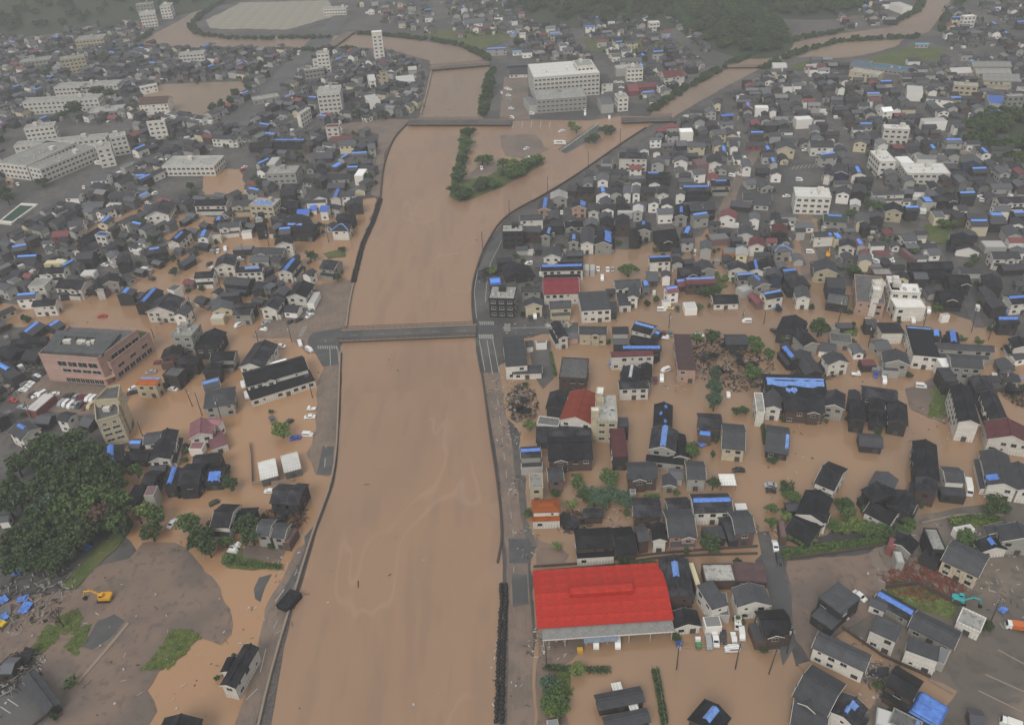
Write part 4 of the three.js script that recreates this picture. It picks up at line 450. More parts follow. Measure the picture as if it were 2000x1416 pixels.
  for (const [x, y, z, ry, kind] of openings(s, wide)) {
    const dark = wide || rnd() < 0.5;
    if (kind === 'door') { const d = mesh('door', doorGeo, mDarkFrame, g); d.position.set(x, 1.05, z); d.rotation.y = ry; }
    else if (kind === 'small') { const d = mesh('window', winSmall, mGlass, g); d.position.set(x, y + 0.2, z); d.rotation.y = ry; }
    else { const w = mesh('window', winPane, mGlass, g); w.position.set(x, y, z); w.rotation.y = ry; if (big) { mesh('frame', winFrame, dark ? mFrame : mDarkFrame, w); mesh('sill', sillGeo, mFrame, w); } if (wide) w.scale.x = 1.25; }
  }
  if (big && !wide && rnd() < 0.6) { const f = facesOf(s)[rnd() < 0.5 ? 2 : 3]; const a = mesh('air_conditioner', acGeo, mFrame, g); a.position.set(f[0] * 1 + Math.sign(f[0]) * 0.25, rnd() < 0.5 ? 0.9 : 2.6, rr(-0.5, 0.5) * hw); a.rotation.y = Math.PI / 2; }
  const tp = tarpParts(s, g); if (tp) desc = desc.replace(/ with \w+( \w+)? walls/, '') + tp;
  put(g); tagLater(g, desc, cat, wide ? 'office blocks of the town' : cat === 'shed' ? 'sheds and flat annexes' : 'flooded town houses'); return g;
}
// the rows beyond: everything past the 300 largest houses, as one object
const far = { p: [], n: [], c: [] };
function addFar(g, hex, s, jit = 1) { if (g.index) g = g.toNonIndexed(); const col = new THREE.Color(hex).multiplyScalar(jit), m = new THREE.Matrix4().makeRotationY(s.ry).setPosition(s.c.x, 0, s.c.z); g.applyMatrix4(m); const a = g.attributes.position.array, b = g.attributes.normal.array; for (let i = 0; i < a.length; i++) { far.p.push(a[i]); far.n.push(b[i]); } for (let i = 0; i < a.length / 3; i++) far.c.push(col.r, col.g, col.b); }
function farHouse(s) {
  const rc = ROOF[s.code[1]] ? s.code[1] : 'l', wc = s.code[2], j = s.code[1] === 'k' ? rr(0.6, 2.2) : rr(0.8, 1.2);
  if (s.gab) { addFar(gableWall(s.len, s.hw, s.he, s.pitch), WALL[wc][0], s, rr(0.85, 1.05)); addFar(gableRoof(s.len, s.hw, s.he, s.pitch), ROOF[rc][0], s, j); }
  else { addFar(box(s.len, s.he, s.hw * 2, 0, s.he / 2, 0), WALL[wc][0], s, rr(0.85, 1.05)); addFar(box(s.len - 0.6, 0.25, s.hw * 2 - 0.6, 0, s.he + 0.1, 0), ROOF[rc][0], s, j); }
  const y0 = s.he + s.pitch * s.hw + 0.2;
  if (s.tarp) { if (s.gab) addFar(prism([[-1, y0 - 0.42], [0, y0 + 0.12], [1, y0 - 0.42]], -s.len * 0.45, s.len * 0.45), 0x6a9ef6, s); else addFar(box(s.len * 0.8, 0.1, s.hw, 0, s.he + 0.32, 0), 0x6a9ef6, s); }
  for (const [x, z, ry, half, vis] of facesOf(s)) { if (vis < 0.1) continue; for (let k = 0; k < s.st; k++) { const n = Math.min(6, Math.floor(half * 2 / 3)), y = 2.7 * k + 1.6; if (y + 0.7 > s.he) continue; for (let i = 0; i < n; i++) { if (rnd() < 0.35) continue; const u = ((i + 0.5) / n * 2 - 1) * half; const b = box(1.4, 1, 0.12, 0, 0, 0); b.rotateY(ry); b.translate(x + Math.cos(ry) * u, y, z - Math.sin(ry) * u); addFar(b, 0x24262a, s); } } }
}
const isHouse = s => s.gab || (s.shape === 'f' && !(s.len * s.hw * 2 > 330 || s.st >= 3));
const ranked = SURVEY.filter(isHouse).sort((a, b) => b.size - a.size); ranked.forEach((s, i) => { s.single = i < 298; });
for (const s of SURVEY) { if (!isHouse(s) || s.single) house(s); else farHouse(s); }
0 && console.log('survey', SURVEY.length, 'houses', ranked.length, 'size cut', ranked[Math.min(297, ranked.length - 1)].size.toFixed(4));
for (const s of SURVEY) if (s.raw[0] > 45 || s.raw[1] > (s.gab ? 9 : 40) || s.raw[0] < 3 || s.raw[1] < 1.5) 0 && console.log('odd', s.q.map(v => Math.round(v)).join(' '), s.code, s.raw.map(v => v.toFixed(1)).join(' '));

// fill of the dense quarters further off
const occupied = SURVEY.map(s => ({ x: s.c.x, z: s.c.z, r: s.rad * 0.74 }));
const BLOCKED = [[[-40, 395], [120, 362], [125, 400], [30, 460], [-40, 470]], RIVER, RIVER_N, RIVER_E, ...roads.map(r => r[1]), [[262, 205], [300, 165], [480, 158], [484, 172], [452, 205], [395, 232], [270, 230]], [[970, 140], [1220, 120], [1240, 235], [970, 240]], [[1535, 320], [1615, 312], [1620, 370], [1530, 370]], [[0, 250], [260, 240], [260, 330], [140, 400], [0, 450]], [[395, 300], [500, 280], [500, 385], [300, 395], [310, 350]], [[1545, 105], [1640, 78], [1790, 66], [1760, 96], [1690, 112], [1600, 116]], [[1690, 112], [1790, 84], [1860, 96], [1830, 125], [1700, 130]], [[880, 240], [1160, 240], [1060, 330], [880, 400]], [[400, 70], [380, 50], [450, 0], [660, 0], [660, 40], [560, 62]]];
const OPEN = [[[1100, 645], [1240, 600], [1300, 560], [1335, 500], [1365, 500], [1340, 600], [1450, 596], [1560, 596], [1575, 430], [1605, 430], [1625, 580], [1780, 606], [1960, 668], [2000, 730], [1960, 720], [1800, 645], [1640, 625], [1560, 645], [1440, 645], [1240, 665]], [[1130, 500], [1240, 488], [1300, 470], [1320, 500], [1265, 560], [1130, 565]], [[575, 485], [700, 440], [690, 560], [600, 540]], [[180, 600], [330, 530], [420, 480], [475, 488], [345, 565], [262, 625], [180, 625]], [[400, 470], [600, 465], [600, 500], [420, 505]]];
const ZONES = [
  [[[975, 500], [1130, 482], [1300, 462], [1440, 440], [1600, 430], [1850, 480], [1850, 585], [1640, 575], [1300, 585], [1060, 600]], 0.05, 8.2], [[[-40, 490], [300, 440], [420, 405], [715, 395], [690, 480], [640, 585], [480, 610], [330, 605], [200, 585], [-40, 600]], 0.5, 8.4], [[[1640, 640], [1960, 680], [1980, 760], [1700, 740], [1640, 700]], 0.1, 8.6], [[[1190, 590], [1230, 640], [1260, 700], [1195, 690]], 0.1, 8.6],
  [[[1010, 440], [1130, 362], [1300, 262], [1500, 146], [1600, 125], [1700, 132], [2050, 100], [2050, 560], [1850, 470], [1600, 380], [1440, 330], [1380, 420], [1290, 455], [1130, 480]], 0.12, 8.9],
  [[[985, 60], [1130, 40], [1340, 30], [1400, 120], [1262, 215], [1170, 128], [1000, 112]], -0.1, 12],
  [[[-50, 70], [270, 90], [640, 100], [720, 102], [826, 126], [815, 215], [760, 246], [735, 300], [722, 372], [560, 380], [420, 400], [300, 440], [140, 470], [-50, 600]], 0.5, 8.9],
  [[[-30, 625], [125, 600], [90, 680], [70, 730], [-30, 790]], 0.6, 9.4], [[[-30, 800], [45, 790], [60, 835], [-30, 880]], 0.5, 10], [[[1850, 470], [2060, 500], [2060, 690], [1945, 645]], 0.1, 10.5],
  [[[120, 60], [280, 40], [260, 90], [100, 80]], 0.3, 14], [[[1620, 20], [1740, 0], [1740, 50], [1640, 60]], 0.2, 12], [[[1850, 20], [2050, -10], [2050, 100], [1850, 95]], 0.1, 12], [[[820, 0], [1080, -10], [1060, 60], [900, 75], [760, 50], [700, 10]], -0.1, 14]];
let fillCount = 0; const shrubSpots = [];
for (const [poly, ang, step] of ZONES) {
  const w = poly.map(p => G(p[0], p[1])), x0 = Math.min(...w.map(p => p.x)), x1 = Math.max(...w.map(p => p.x)), z0 = Math.min(...w.map(p => p.z)), z1 = Math.max(...w.map(p => p.z)), R = Math.hypot(x1 - x0, z1 - z0) / 2, cx = (x0 + x1) / 2, cz = (z0 + z1) / 2, ca = Math.cos(ang), sa = Math.sin(ang);
  for (let i = -Math.ceil(R / step); i <= R / step; i++) for (let j = -Math.ceil(R / step); j <= R / step; j++) {
    if (((i % 7) + 7) % 7 === 6) continue;                                                    // lanes between the rows
    const u = (i + rr(-0.16, 0.16)) * step, v = (j + rr(-0.16, 0.16)) * step * 1.05, x = cx + u * ca - v * sa, z = cz + u * sa + v * ca; if (z > -60) continue;
    const [px, py] = toPx(V(x, 0, z)); if (!inPoly(px, py, poly) || BLOCKED.some(b => inPoly(px, py, b)) || OPEN.some(b => inPoly(px, py, b))) continue;
    const small = step < 8.7, L = small ? rr(4.5, 7.5) : rr(6.2, 10), hw = small ? rr(1.9, 2.9) : rr(2.5, 3.8), rad = Math.hypot(L, hw * 2) / 2 * (small ? 0.64 : 0.72); if (occupied.some(o => (o.x - x) ** 2 + (o.z - z) ** 2 < (o.r + rad) ** 2)) { if (rnd() < 0.5) shrubSpots.push([x + rr(-4, 4), z + rr(-4, 4)]); continue; }
    if (rnd() < 0.07) { shrubSpots.push([x, z], [x + 3, z + 2]); continue; }
    const st = rnd() < (small ? 0.35 : 0.6) ? 2 : 1, s = { c: V(x, 0, z), ry: -ang + (rnd() < 0.5 ? 0 : Math.PI / 2) + rr(-0.06, 0.06), len: L, hw, he: st === 2 ? rr(4.4, 5.2) : rr(2.5, 3), pitch: 0.45, gab: rnd() < 0.93, st, code: 'g' + pick('kkkkkkkkkkkkkkddddkkkkgr'.split('')) + pick('wgggdddkkkbbtdgwd'.split('')) + st, tarp: rnd() < 0.05 ? 'r' : '' };
    farHouse(s); fillCount++; for (let k = 0; k < 3; k++) if (rnd() < 0.45) { const t = { c: V(x + rr(-7, 7), 0, z + rr(-7, 7)), ry: s.ry + rr(-0.3, 0.3) }; const h = rr(0.8, 2.6); addFar(box(rr(1.5, 4.5), h, rr(1.2, 3), 0, h / 2, 0), pick([0x8a8884, 0xdcdad4, 0x5c5854, 0x4a4a4c, 0x9a8f84, 0x6e6a66, 0xc4c2bc]), t); } occupied.push({ x, z, r: rad }); for (let k = 0; k < 2; k++) if (rnd() < 0.5) shrubSpots.push([x + rr(-6, 6), z + rr(-7, 7)]);
  }
}
0 && console.log('fill', fillCount);
{ const g = new THREE.BufferGeometry(); g.setAttribute('position', new THREE.Float32BufferAttribute(far.p, 3)); g.setAttribute('normal', new THREE.Float32BufferAttribute(far.n, 3)); g.setAttribute('color', new THREE.Float32BufferAttribute(far.c, 3)); const m = mesh('distant_houses', g, M({ vertexColors: true, roughness: 0.75 })); put(m, 'stuff'); tag(m, 'dense rows of small dark roofed houses further off', 'houses'); 0 && console.log('far tris', far.p.length / 9); }

// ================================================================ LANDMARK BUILDINGS
{ // red market hall
  const hr = 6.6, he = 5.0, A = G(1044, 1163, hr), B = G(1303, 1146, hr), E = G(1051, 1229, he), X = B.clone().sub(A).setY(0), L = X.length(); X.normalize(); const Z = V(-X.z, 0, X.x), hw = Math.abs(E.clone().sub(A).dot(Z));
  const g = new THREE.Group(); g.name = 'market_hall'; g.position.copy(A).add(B).multiplyScalar(0.5).setY(0); g.rotation.y = Math.atan2(-X.z, X.x); put(g); const red = roofMat('R', false, 0), p = (hr - he) / hw;
  mesh('wall', prism([[-hw + 0.6, 0], [-hw + 0.6, he - 0.1], [0, hr - 0.2], [hw - 0.6, he - 0.1], [hw - 0.6, 0]], -L / 2 + 0.5, L / 2 - 0.5), wallMat('g', 1), g);
  for (const sd of [1, -1]) for (let k = 0; k < 3; k++) { const z0 = sd * hw * k / 3, z1 = sd * (hw * (k + 1) / 3 + (k < 2 ? 0.25 : 0)), y = z => hr - Math.abs(z) * p + 0.3 - k * 0.13; mesh('roof_panel', prism([[z0, y(z0)], [z0, y(z0) + 0.12], [z1, y(z1) + 0.12], [z1, y(z1)]], -L / 2, L / 2), red, g); }
  const v = L * 0.235; mesh('ridge_vent', mergeGeometries([prism([[-1.5, hr + 0.2], [-1.5, hr + 1.7], [0, hr + 2.3], [1.9, hr + 1.7], [1.9, hr + 0.2]], -v, v)]), red, g);
  const f = Math.sign(V(-g.position.x, 0, -g.position.z).dot(Z)), z0 = f * (hw - 0.5), z1 = f * (hw + 2.6);
  mesh('awning', prism([[z0, 4.2], [z0, 4.4], [z1, 3.7], [z1, 3.5]], -L / 2 + 1.2, L / 2 - 0.3), roofMat('l', false, 1), g); mesh('fascia', box(L - 1.6, 0.36, 0.14, 0.4, 3.55, z1 + f * 0.1), wallMat('w', 0), g);
  mesh('canopy', prism([[z0 + f * 0.6, 4.1], [z0 + f * 0.6, 4.25], [z1 + f * 1.6, 3.3], [z1 + f * 1.6, 3.15]], -L * 0.17, L * 0.07), M({ color: new THREE.Color(0x9aa6b8), map: tSeam }), g);
  for (let k = 0; k <= 6; k++) mesh('post', box(0.2, 3.4, 0.2, -L / 2 + 1.5 + (L - 2.4) * k / 6, 1.7, z1 - f * 0.2), mFrame, g);
  for (let k = 0; k < 9; k++) { if (k === 4) continue; const w = mesh('shopfront_pane', box(3.4, 2.5, 0.08), mGlass, g); w.position.set(-L / 2 + 3 + k * (L - 6) / 8, 1.4, f * (hw - 0.58)); mesh('frame', box(3.6, 0.12, 0.14, 0, 1.28, 0), mFrame, w); }
  tag(g, 'large market hall with bright red metal roof and ridge vent', 'market hall');
  for (const [dx, hex, nm, lb] of [[-7.5, 0xc9a02c, 'yellow', 'yellow crate left standing under the red hall awning'], [19.5, 0x2c4f9c, 'blue', 'dark blue water tank at the right corner of the red hall']]) { const c = mesh('storage_crate', mergeGeometries([box(1.5, 1.1, 1.1, 0, 0.55, 0), box(1.6, 0.12, 1.2, 0, 1.16, 0)]), M({ color: new THREE.Color(hex) })); c.position.copy(g.position).addScaledVector(X, dx).addScaledVector(Z, f * (hw + 4.4)); put(c); tag(c, lb, 'crate'); }
}
function polyBlock(name, px, h, wm, rm, o, parent) {      // block over a surveyed roof outline (given at height h)
  const P = px.map(p => G(p[0], p[1], h)), c = P.reduce((a, b) => a.add(b), V(0, 0, 0)).multiplyScalar(1 / P.length).setY(0); const g = parent || new THREE.Group(); if (!parent) { g.name = name; g.position.copy(c); put(g); } const org = g.position;
  const loc = P.map(p => [p.x - org.x, p.z - org.z]); let ar = 0; loc.forEach((p, i) => { const q = loc[(i + 1) % loc.length]; ar += p[0] * q[1] - q[0] * p[1]; }); if (ar > 0) { loc.reverse(); P.reverse(); }
  const wallP = [], wallU = [], y0 = o.y0 || 0; let s = 0; loc.forEach((p, i) => { const q = loc[(i + 1) % loc.length], l = Math.hypot(q[0] - p[0], q[1] - p[1]); for (const [a, y, u] of [[p, y0, s], [q, h, s + l], [q, y0, s + l], [p, y0, s], [p, h, s], [q, h, s + l]]) { wallP.push(a[0], y, a[1]); wallU.push(u, y); } s += l; });
  mesh('wall', geo(wallP, wallU), wm, g); const sh = new THREE.ShapeGeometry(new THREE.Shape(loc.map(p => new THREE.Vector2(p[0], -p[1])))); sh.rotateX(-Math.PI / 2); sh.translate(0, h - 0.25, 0); mesh('roof', sh, rm, g);
  loc.forEach((p, i) => { const q = loc[(i + 1) % loc.length], dx = q[0] - p[0], dz = q[1] - p[1], l = Math.hypot(dx, dz), ry = Math.atan2(-dz, dx); const b = box(l - 0.32, o.parapet ?? 0.6, 0.3, 0, 0, 0); b.rotateY(ry); b.translate((p[0] + q[0]) / 2, h + (o.parapet ?? 0.6) / 2 - 0.2, (p[1] + q[1]) / 2); mesh('parapet', b, o.pm || wm, g);
    const nx = dz / l, nz = -dx / l, out = V(nx, 0, nz), fac = V(-org.x, 0, -org.z).normalize().dot(out); const rows = o.rows; if (!rows || Math.abs(fac) < 0.05 || l < 4) return; const sg = 1;
    for (const [y, n, w, hh, t0 = 0.06, t1 = 0.94] of rows) for (let k = 0; k < n; k++) { const t = t0 + (t1 - t0) * (k + 0.5) / n, ww = Math.min(w, l * (t1 - t0) / n * 0.82); const m = mesh('window', box(ww, hh, 0.1), mGlass, g); m.position.set(p[0] + dx * t + nx * sg * 0.02, y, p[1] + dz * t + nz * sg * 0.02); m.rotation.y = ry; mesh('frame', mergeGeometries([box(ww + 0.2, 0.12, 0.2, 0, hh / 2 + 0.06, 0), box(ww + 0.2, 0.12, 0.24, 0, -hh / 2 - 0.06, 0), box(0.1, hh, 0.14, 0, 0, 0)]), mFrame, m); } });
  return g;
}
const tpx = (x0, y0, k, l) => l.map(p => [x0 + p[0] * k, y0 + p[1] * k]);
{ // peach civic building
  const pm = M({ color: new THREE.Color(0xcba99d), map: tWall }), T = l => tpx(0, 530, K, l);
  const g = polyBlock('civic_building', T([[640, 512], [1265, 547], [895, 812], [352, 772]]), 13, pm, roofMat('g', true, 0), { rows: [[9.6, 4, 5, 2.2, 0.26, 0.96], [6.3, 4, 4.4, 1.5, 0.3, 0.98], [1.6, 8, 2.6, 2.4, 0.3, 0.95]], parapet: 1.0 });
  polyBlock('', T([[1265, 547], [1375, 568], [1010, 850], [900, 812]]), 9.2, pm, mGrass, { rows: [[5.6, 3, 3.2, 1.4], [2.0, 6, 2.6, 2.2]], parapet: 0.8 }, g);
  const P = T([[520, 545], [1105, 578], [935, 770], [392, 738]]).map(p => G(p[0], p[1], 13.9)), H = T([[592, 590], [884, 606], [848, 690], [542, 672]]).map(p => G(p[0], p[1], 14.2)), O = g.position, s2 = q => new THREE.Vector2(q.x - O.x, -(q.z - O.z));
  const sh = new THREE.Shape(P.map(s2)); sh.holes.push(new THREE.Path(H.map(s2))); const rg = new THREE.ExtrudeGeometry(sh, { depth: 1.3, bevelEnabled: false }); rg.rotateX(-Math.PI / 2); rg.translate(0, 12.85, 0); const roof = mesh('upper_roof', rg, M({ color: new THREE.Color(0x66696b), map: tFlat }), g);
  for (const [x, y, w] of [[615, 645, 3.2], [735, 650, 2.2], [770, 655, 1.6], [850, 652, 1.8], [815, 662, 1.5]]) { const q = G(...T([[x, y]])[0], 13.6); mesh('roof_unit', box(w, 1.5, 1.8, q.x - O.x, 13.6, q.z - O.z), wallMat('w', 0), g); }
  for (const t of [0.33, 0.66]) { const a = H[0].clone().lerp(H[1], t), b = H[3].clone().lerp(H[2], t); mesh('roof_beam', tube(V(a.x - O.x, 13.9, a.z - O.z), V(b.x - O.x, 13.9, b.z - O.z), 0.25), mSteel, g); }
  const fl = G(...T([[352, 772]])[0], 13), fr = G(...T([[895, 812]])[0], 13), br = G(...T([[1010, 850]])[0], 9.2); const cn = strip([V(fl.x - O.x, 0, fl.z - O.z).lerp(V(fr.x - O.x, 0, fr.z - O.z), 0.32), V(fr.x - O.x, 0, fr.z - O.z), V(br.x - O.x, 0, br.z - O.z)], 1.2, 1.2, 3.3, 3.75); mesh('entrance_canopy', cn, pm, g);
  tag(g, 'three storey peach civic building with recessed grey roof and terraces', 'building');
}
{ // tan tower block
  const wm = wallMat('t', 0), T = l => tpx(0, 530, K, l);
  const g = polyBlock('tower_block', T([[870, 1212], [1088, 1192], [1092, 1332], [886, 1392]]), 12.4, wm, roofMat('g', true, 1), { rows: [[10.6, 2, 1, 0.9], [8.2, 2, 2.4, 0.9], [5.8, 2, 2.4, 0.9], [3.2, 2, 2.4, 0.9]], parapet: 1.0 });
  polyBlock('', T([[985, 1078], [1102, 1052], [1086, 1180], [866, 1196]]), 15.2, wm, roofMat('g', true, 1), { rows: [[12.6, 2, 1.2, 1]], parapet: 0.8 }, g); mesh('roof_unit', box(2.4, 1.6, 1.6, 0, 13, 0), wallMat('w', 0), g);
  tag(g, 'four storey tan concrete tower with walled rooftop and small windows', 'building');
}
{ // turf pool by the school
  const g = new THREE.Group(); g.name = 'school_pool'; const q = tpx(0, 250, K, [[190, 690], [345, 700], [95, 880], [-30, 868]]).map(p => G(p[0], p[1], 1.2)); g.position.copy(q[0]).setY(0); put(g); const O = g.position, s2 = (f) => q.map((p, i) => { const c = q.reduce((a, b) => a.clone().add(b), V(0, 0, 0)).multiplyScalar(0.25); const r = c.clone().lerp(p, f); return new THREE.Vector2(r.x - O.x, -(r.z - O.z)); });
  const ring = new THREE.Shape(s2(1)); ring.holes.push(new THREE.Path(s2(0.8))); const e = new THREE.ExtrudeGeometry(ring, { depth: 1.2, bevelEnabled: false }); e.rotateX(-Math.PI / 2); mesh('rim', e, wallMat('w', 0), g); const w = new THREE.ShapeGeometry(new THREE.Shape(s2(0.8))); w.rotateX(-Math.PI / 2); w.translate(0, 0.8, 0); mesh('pool_cover', w, M({ color: new THREE.Color(0x3c5e4c), map: tFlat }), g); tag(g, 'green pool with pale blue-white rim beside the cream school', 'pool');
}
{ // white arch gate and bell tower hall details
  const q = G(1704, 606), g = new THREE.Group(); g.name = 'bell_tower'; g.position.copy(q); put(g); mesh('shaft', box(4, 13, 3, 0, 6.5, 0), wallMat('w', 2), g); mesh('slot', box(0.6, 8, 0.1, 0, 6, 1.56), mGlass, g); mesh('crown', mergeGeometries([box(4.6, 1.4, 0.3, 0, 13.7, 1.7), box(4.6, 1.4, 0.3, 0, 13.7, -1.7), box(0.3, 1.4, 3.1, 2.15, 13.7, 0), box(0.3, 1.4, 3.1, -2.15, 13.7, 0)]), wallMat('w', 2), g); tag(g, 'slim white bell tower on the grey roofed hall', 'tower');
}

// ================================================================ TREES
const leafTones = [[0.058, 0.092, 0.03], [0.088, 0.14, 0.038], [0.15, 0.20, 0.05], [0.12, 0.075, 0.05], [0.075, 0.125, 0.07]].map(c => new THREE.MeshPhysicalMaterial({ color: new THREE.Color().setRGB(...c), roughness: 0.85, side: THREE.DoubleSide }));
const barkMat = M({ color: new THREE.Color(0x4a3f36), map: tWall });
function leafCloud(n, place, size) { const P = [], N = []; for (let i = 0; i < n; i++) { const c = place(), a = V(rr(-1, 1), rr(-0.5, 0.5), rr(-1, 1)).normalize(), b = V(rr(-1, 1), rr(-0.6, 0.6), rr(-1, 1)).cross(a).normalize(), s = size * rr(0.6, 1.3); const v = [[-1, -0.6], [0.9, -0.8], [1.1, 0.6], [-0.7, 0.9]].map(([u, w]) => c.clone().addScaledVector(a, u * s).addScaledVector(b, w * s)); for (const k of [0, 1, 2, 0, 2, 3]) P.push(v[k].x, v[k].y, v[k].z); } const g = new THREE.BufferGeometry(); g.setAttribute('position', new THREE.Float32BufferAttribute(P, 3)); g.computeVertexNormals(); return g; }
function crownGeo(n, lobes, size) { const cl = []; for (let i = 0; i < lobes; i++) { const a = rr(0, 6.28), e = rr(-0.35, 1), r = Math.sqrt(1 - e * e * 0.8) * rr(0.35, 0.78); cl.push([V(Math.cos(a) * r, 0.15 + e * 0.55, Math.sin(a) * r), rr(0.22, 0.42)]); } cl.push([V(0, 0.2, 0), 0.5]); return leafCloud(n, () => { const [c, r] = pick(cl), d = V(rr(-1, 1), rr(-1, 1), rr(-1, 1)).normalize().multiplyScalar(r * Math.pow(rnd(), 0.3)); d.y *= 0.75; return c.clone().add(d); }, size); }
const crowns = [0, 1, 2, 3, 4].map(() => crownGeo(950, 15, 0.075)), smallCrowns = [0, 1, 2].map(() => crownGeo(260, 9, 0.13));
const trunkGeo = mergeGeometries([tube(V(0, 0, 0), V(0.03, 0.75, 0), 0.1, 0.06, 7), tube(V(0.02, 0.6, 0), V(0.35, 1.1, 0.1), 0.05, 0.02, 5), tube(V(0.02, 0.6, 0), V(-0.28, 1.15, 0.2), 0.05, 0.02, 5), tube(V(0.02, 0.65, 0), V(0.05, 1.2, -0.3), 0.045, 0.02, 5)]);
function tree(px, py, r, h, tone, desc, small, group) { const g = new THREE.Group(); g.name = small ? 'shrub' : 'tree'; g.position.copy(G(px, py, h * 0.55)).setY(0); const th = h * 0.5; const t = mesh('trunk', trunkGeo, barkMat, g); t.scale.set(r * 0.9, th, r * 0.9); const c = mesh('crown', pick(small ? smallCrowns : crowns), leafTones[tone], g); c.position.y = h * 0.5; c.scale.set(r * rr(0.92, 1.12), h * 0.55, r * rr(0.92, 1.12)); c.rotation.y = rr(0, 6.28); put(g); tagLater(g, desc, small ? 'shrub' : 'tree', group); return g; }
const D = ['dark green leafy tree', 'mid green leafy tree', 'light green spreading tree', 'reddish autumn tinged tree', 'grey green bushy tree'];
function trees(x0, y0, k, text, group) { for (const it of text.trim().split(';')) { const [x, y, r, h, t] = it.trim().split(/\s+/).map(Number); tree(x0 + x * k, y0 + y * k, r * (group.includes('wedge') ? 1.3 : 1), h, t, r < 2.6 ? D[t].replace('tree', 'shrub').replace('leafy ', 'rounded ') : D[t], r < 2.6, group); } }
trees(0, 820, K, `400 250 6 10 0;560 240 6 11 0;720 220 6 10 0;850 300 5.5 9 0;300 370 6 10 0;150 430 5 9 0;430 420 6 11 0;570 400 5 11 4;700 380 6 11 0;900 440 6 11 0;1030 480 5 10 0;450 560 6 12 0;600 540 6 12 0;750 560 6 12 0;900 600 6 12 0;1060 600 5 10 0;100 640 5 11 0;160 740 5.5 12 0;380 690 5.5 12 0;520 690 6 12 0;650 690 6 12 0;60 790 5 11 0;850 740 6 12 1;990 720 6.5 12 1;1090 780 5.5 11 1;450 830 6 12 4;600 830 6 12 1;750 860 6 12 1;350 910 5.5 11 0;900 930 6 11 3;1040 920 5 10 1;300 1020 5.5 11 0;480 1010 6 11 0;650 990 6 11 0;780 1040 6 10 0;150 1090 5 10 0;350 1130 5.5 10 0;550 1120 5.5 9 0;700 1110 5.5 9 0;250 1220 5 9 0;100 1190 5 9 0;450 1230 5 8 0;600 1220 5 8 0;300 1330 4.5 8 0;480 1340 4.5 7 0;100 1350 4.5 8 0;1330 870 4.2 8 2;1270 880 3.6 7 3;1420 880 4.4 8 1;1390 1040 4.4 7 0;1740 960 4.2 7 1;1830 1090 4.8 8 0;1250 470 3.6 6 1;1100 1010 3.5 7 0`, 'trees on and around the wooded knoll');
trees(300, 820, K, `1180 100 4.6 6 2;340 970 4 7 1;430 1110 4.5 8 0;500 1190 4 7 0;860 970 4.4 8 0;900 1080 4.2 7 0;660 1130 3 4 1;690 1270 2.4 2 1;710 600 3 5 0;660 560 2.5 5 0;530 950 2.4 5 3;300 280 1.8 2 1;280 370 1.6 2 0`, 'garden trees in the flooded streets');
trees(960, 820, K, `1090 540 4 5 1;1000 690 4 4 4;1100 680 4 4.5 4;1190 720 4 4.5 4;1260 760 3.5 4 4;950 750 3.5 4 4;800 600 2.4 3 1;780 540 2.2 3 1;1500 710 2.5 4 1;1430 735 2 3 1;730 770 2.2 2 2;600 1160 1.8 2 2;350 50 3 4 2;850 700 3 4 0;1850 300 3 5 1;1840 250 2.4 4 0;1390 1350 2.4 3 0;1030 760 3 4 4;880 640 2.4 3 4`, 'garden trees in the flooded streets');
trees(1300, 820, K, `1130 640 3.2 6 0;1170 720 3.6 5 1;980 815 2.6 2.6 1;1640 790 3.4 6 0;1690 880 3.2 5 1;440 590 2.6 5 0;420 1150 4 6 0;240 270 3 5 1;980 950 2.4 4 1;1130 900 2.4 3 2;1130 1080 2.6 3 1;1250 1100 2.4 3 1;1350 1090 2.8 3 2;1560 980 3 5 1;1640 1000 3.2 5 2;1750 980 3.4 5 2;1830 1000 3 5 1`, 'garden trees in the flooded streets');
trees(1600, 820, K, `340 980 3.4 5 2;440 1010 3.2 5 1;520 1020 3 5 1;830 950 2.8 4 1;800 1040 2.8 4 1;1360 1090 3.6 5 1;1640 760 3.2 5 0;1700 820 3.4 5 0;1570 830 2.8 4 0;1260 930 2 2 2;640 1040 2.4 4 0;750 1010 2.2 4 0`, 'garden trees in the flooded streets');
trees(1260, 530, K, `620 610 4.2 7 0;480 620 3 5 1;1610 520 5.4 8 0;560 190 4 5 0;640 180 3.4 5 0;650 960 3 9 4;640 1080 3.4 9 4;640 1200 3.4 8 4;1000 940 4.4 7 1;1040 720 4 7 1;1000 640 3.4 5 1;1290 600 3.2 5 1;490 330 2.4 3 1;1150 760 3 5 1;1250 560 2.6 4 0;850 1290 2.6 3 0;930 1280 2.4 3 0;740 60 2.6 3 2`, 'garden trees in the flooded streets');
trees(880, 250, K, `170 30 4.6 6 0;150 130 4.6 7 1;130 190 4 6 1;110 290 4 7 0;80 390 4.4 6 0;70 450 4.6 7 0;50 560 4.4 6 0;90 620 4.6 6 0;150 590 3.6 5 0;290 290 4.6 6 1;340 280 4 5 1;480 320 4 6 1;580 330 4.6 6 2;650 360 4.4 6 1;720 320 4.4 6 1;800 290 4.4 6 1;560 420 4.4 6 1;490 400 3.6 5 1;330 500 4.2 5 0;410 510 4 5 1;260 540 4.2 6 0;640 410 3.6 5 1;390 1320 2.4 4 2;1640 1310 4.2 6 1;300 490 3.6 5 0;1330 90 4 5 0;1430 20 4.4 5 0;1280 110 3.4 4 0;1480 10 3.8 5 0`, 'trees on the wedge between the two rivers');
trees(960, 1116, K, `540 1060 3.4 5 4;590 1130 3.2 5 1;600 1250 3.6 5 1;530 1200 3 4 1;560 1290 3 4 2;800 930 3 3.4 2;650 1180 2.6 3 0`, 'garden trees below the red hall');
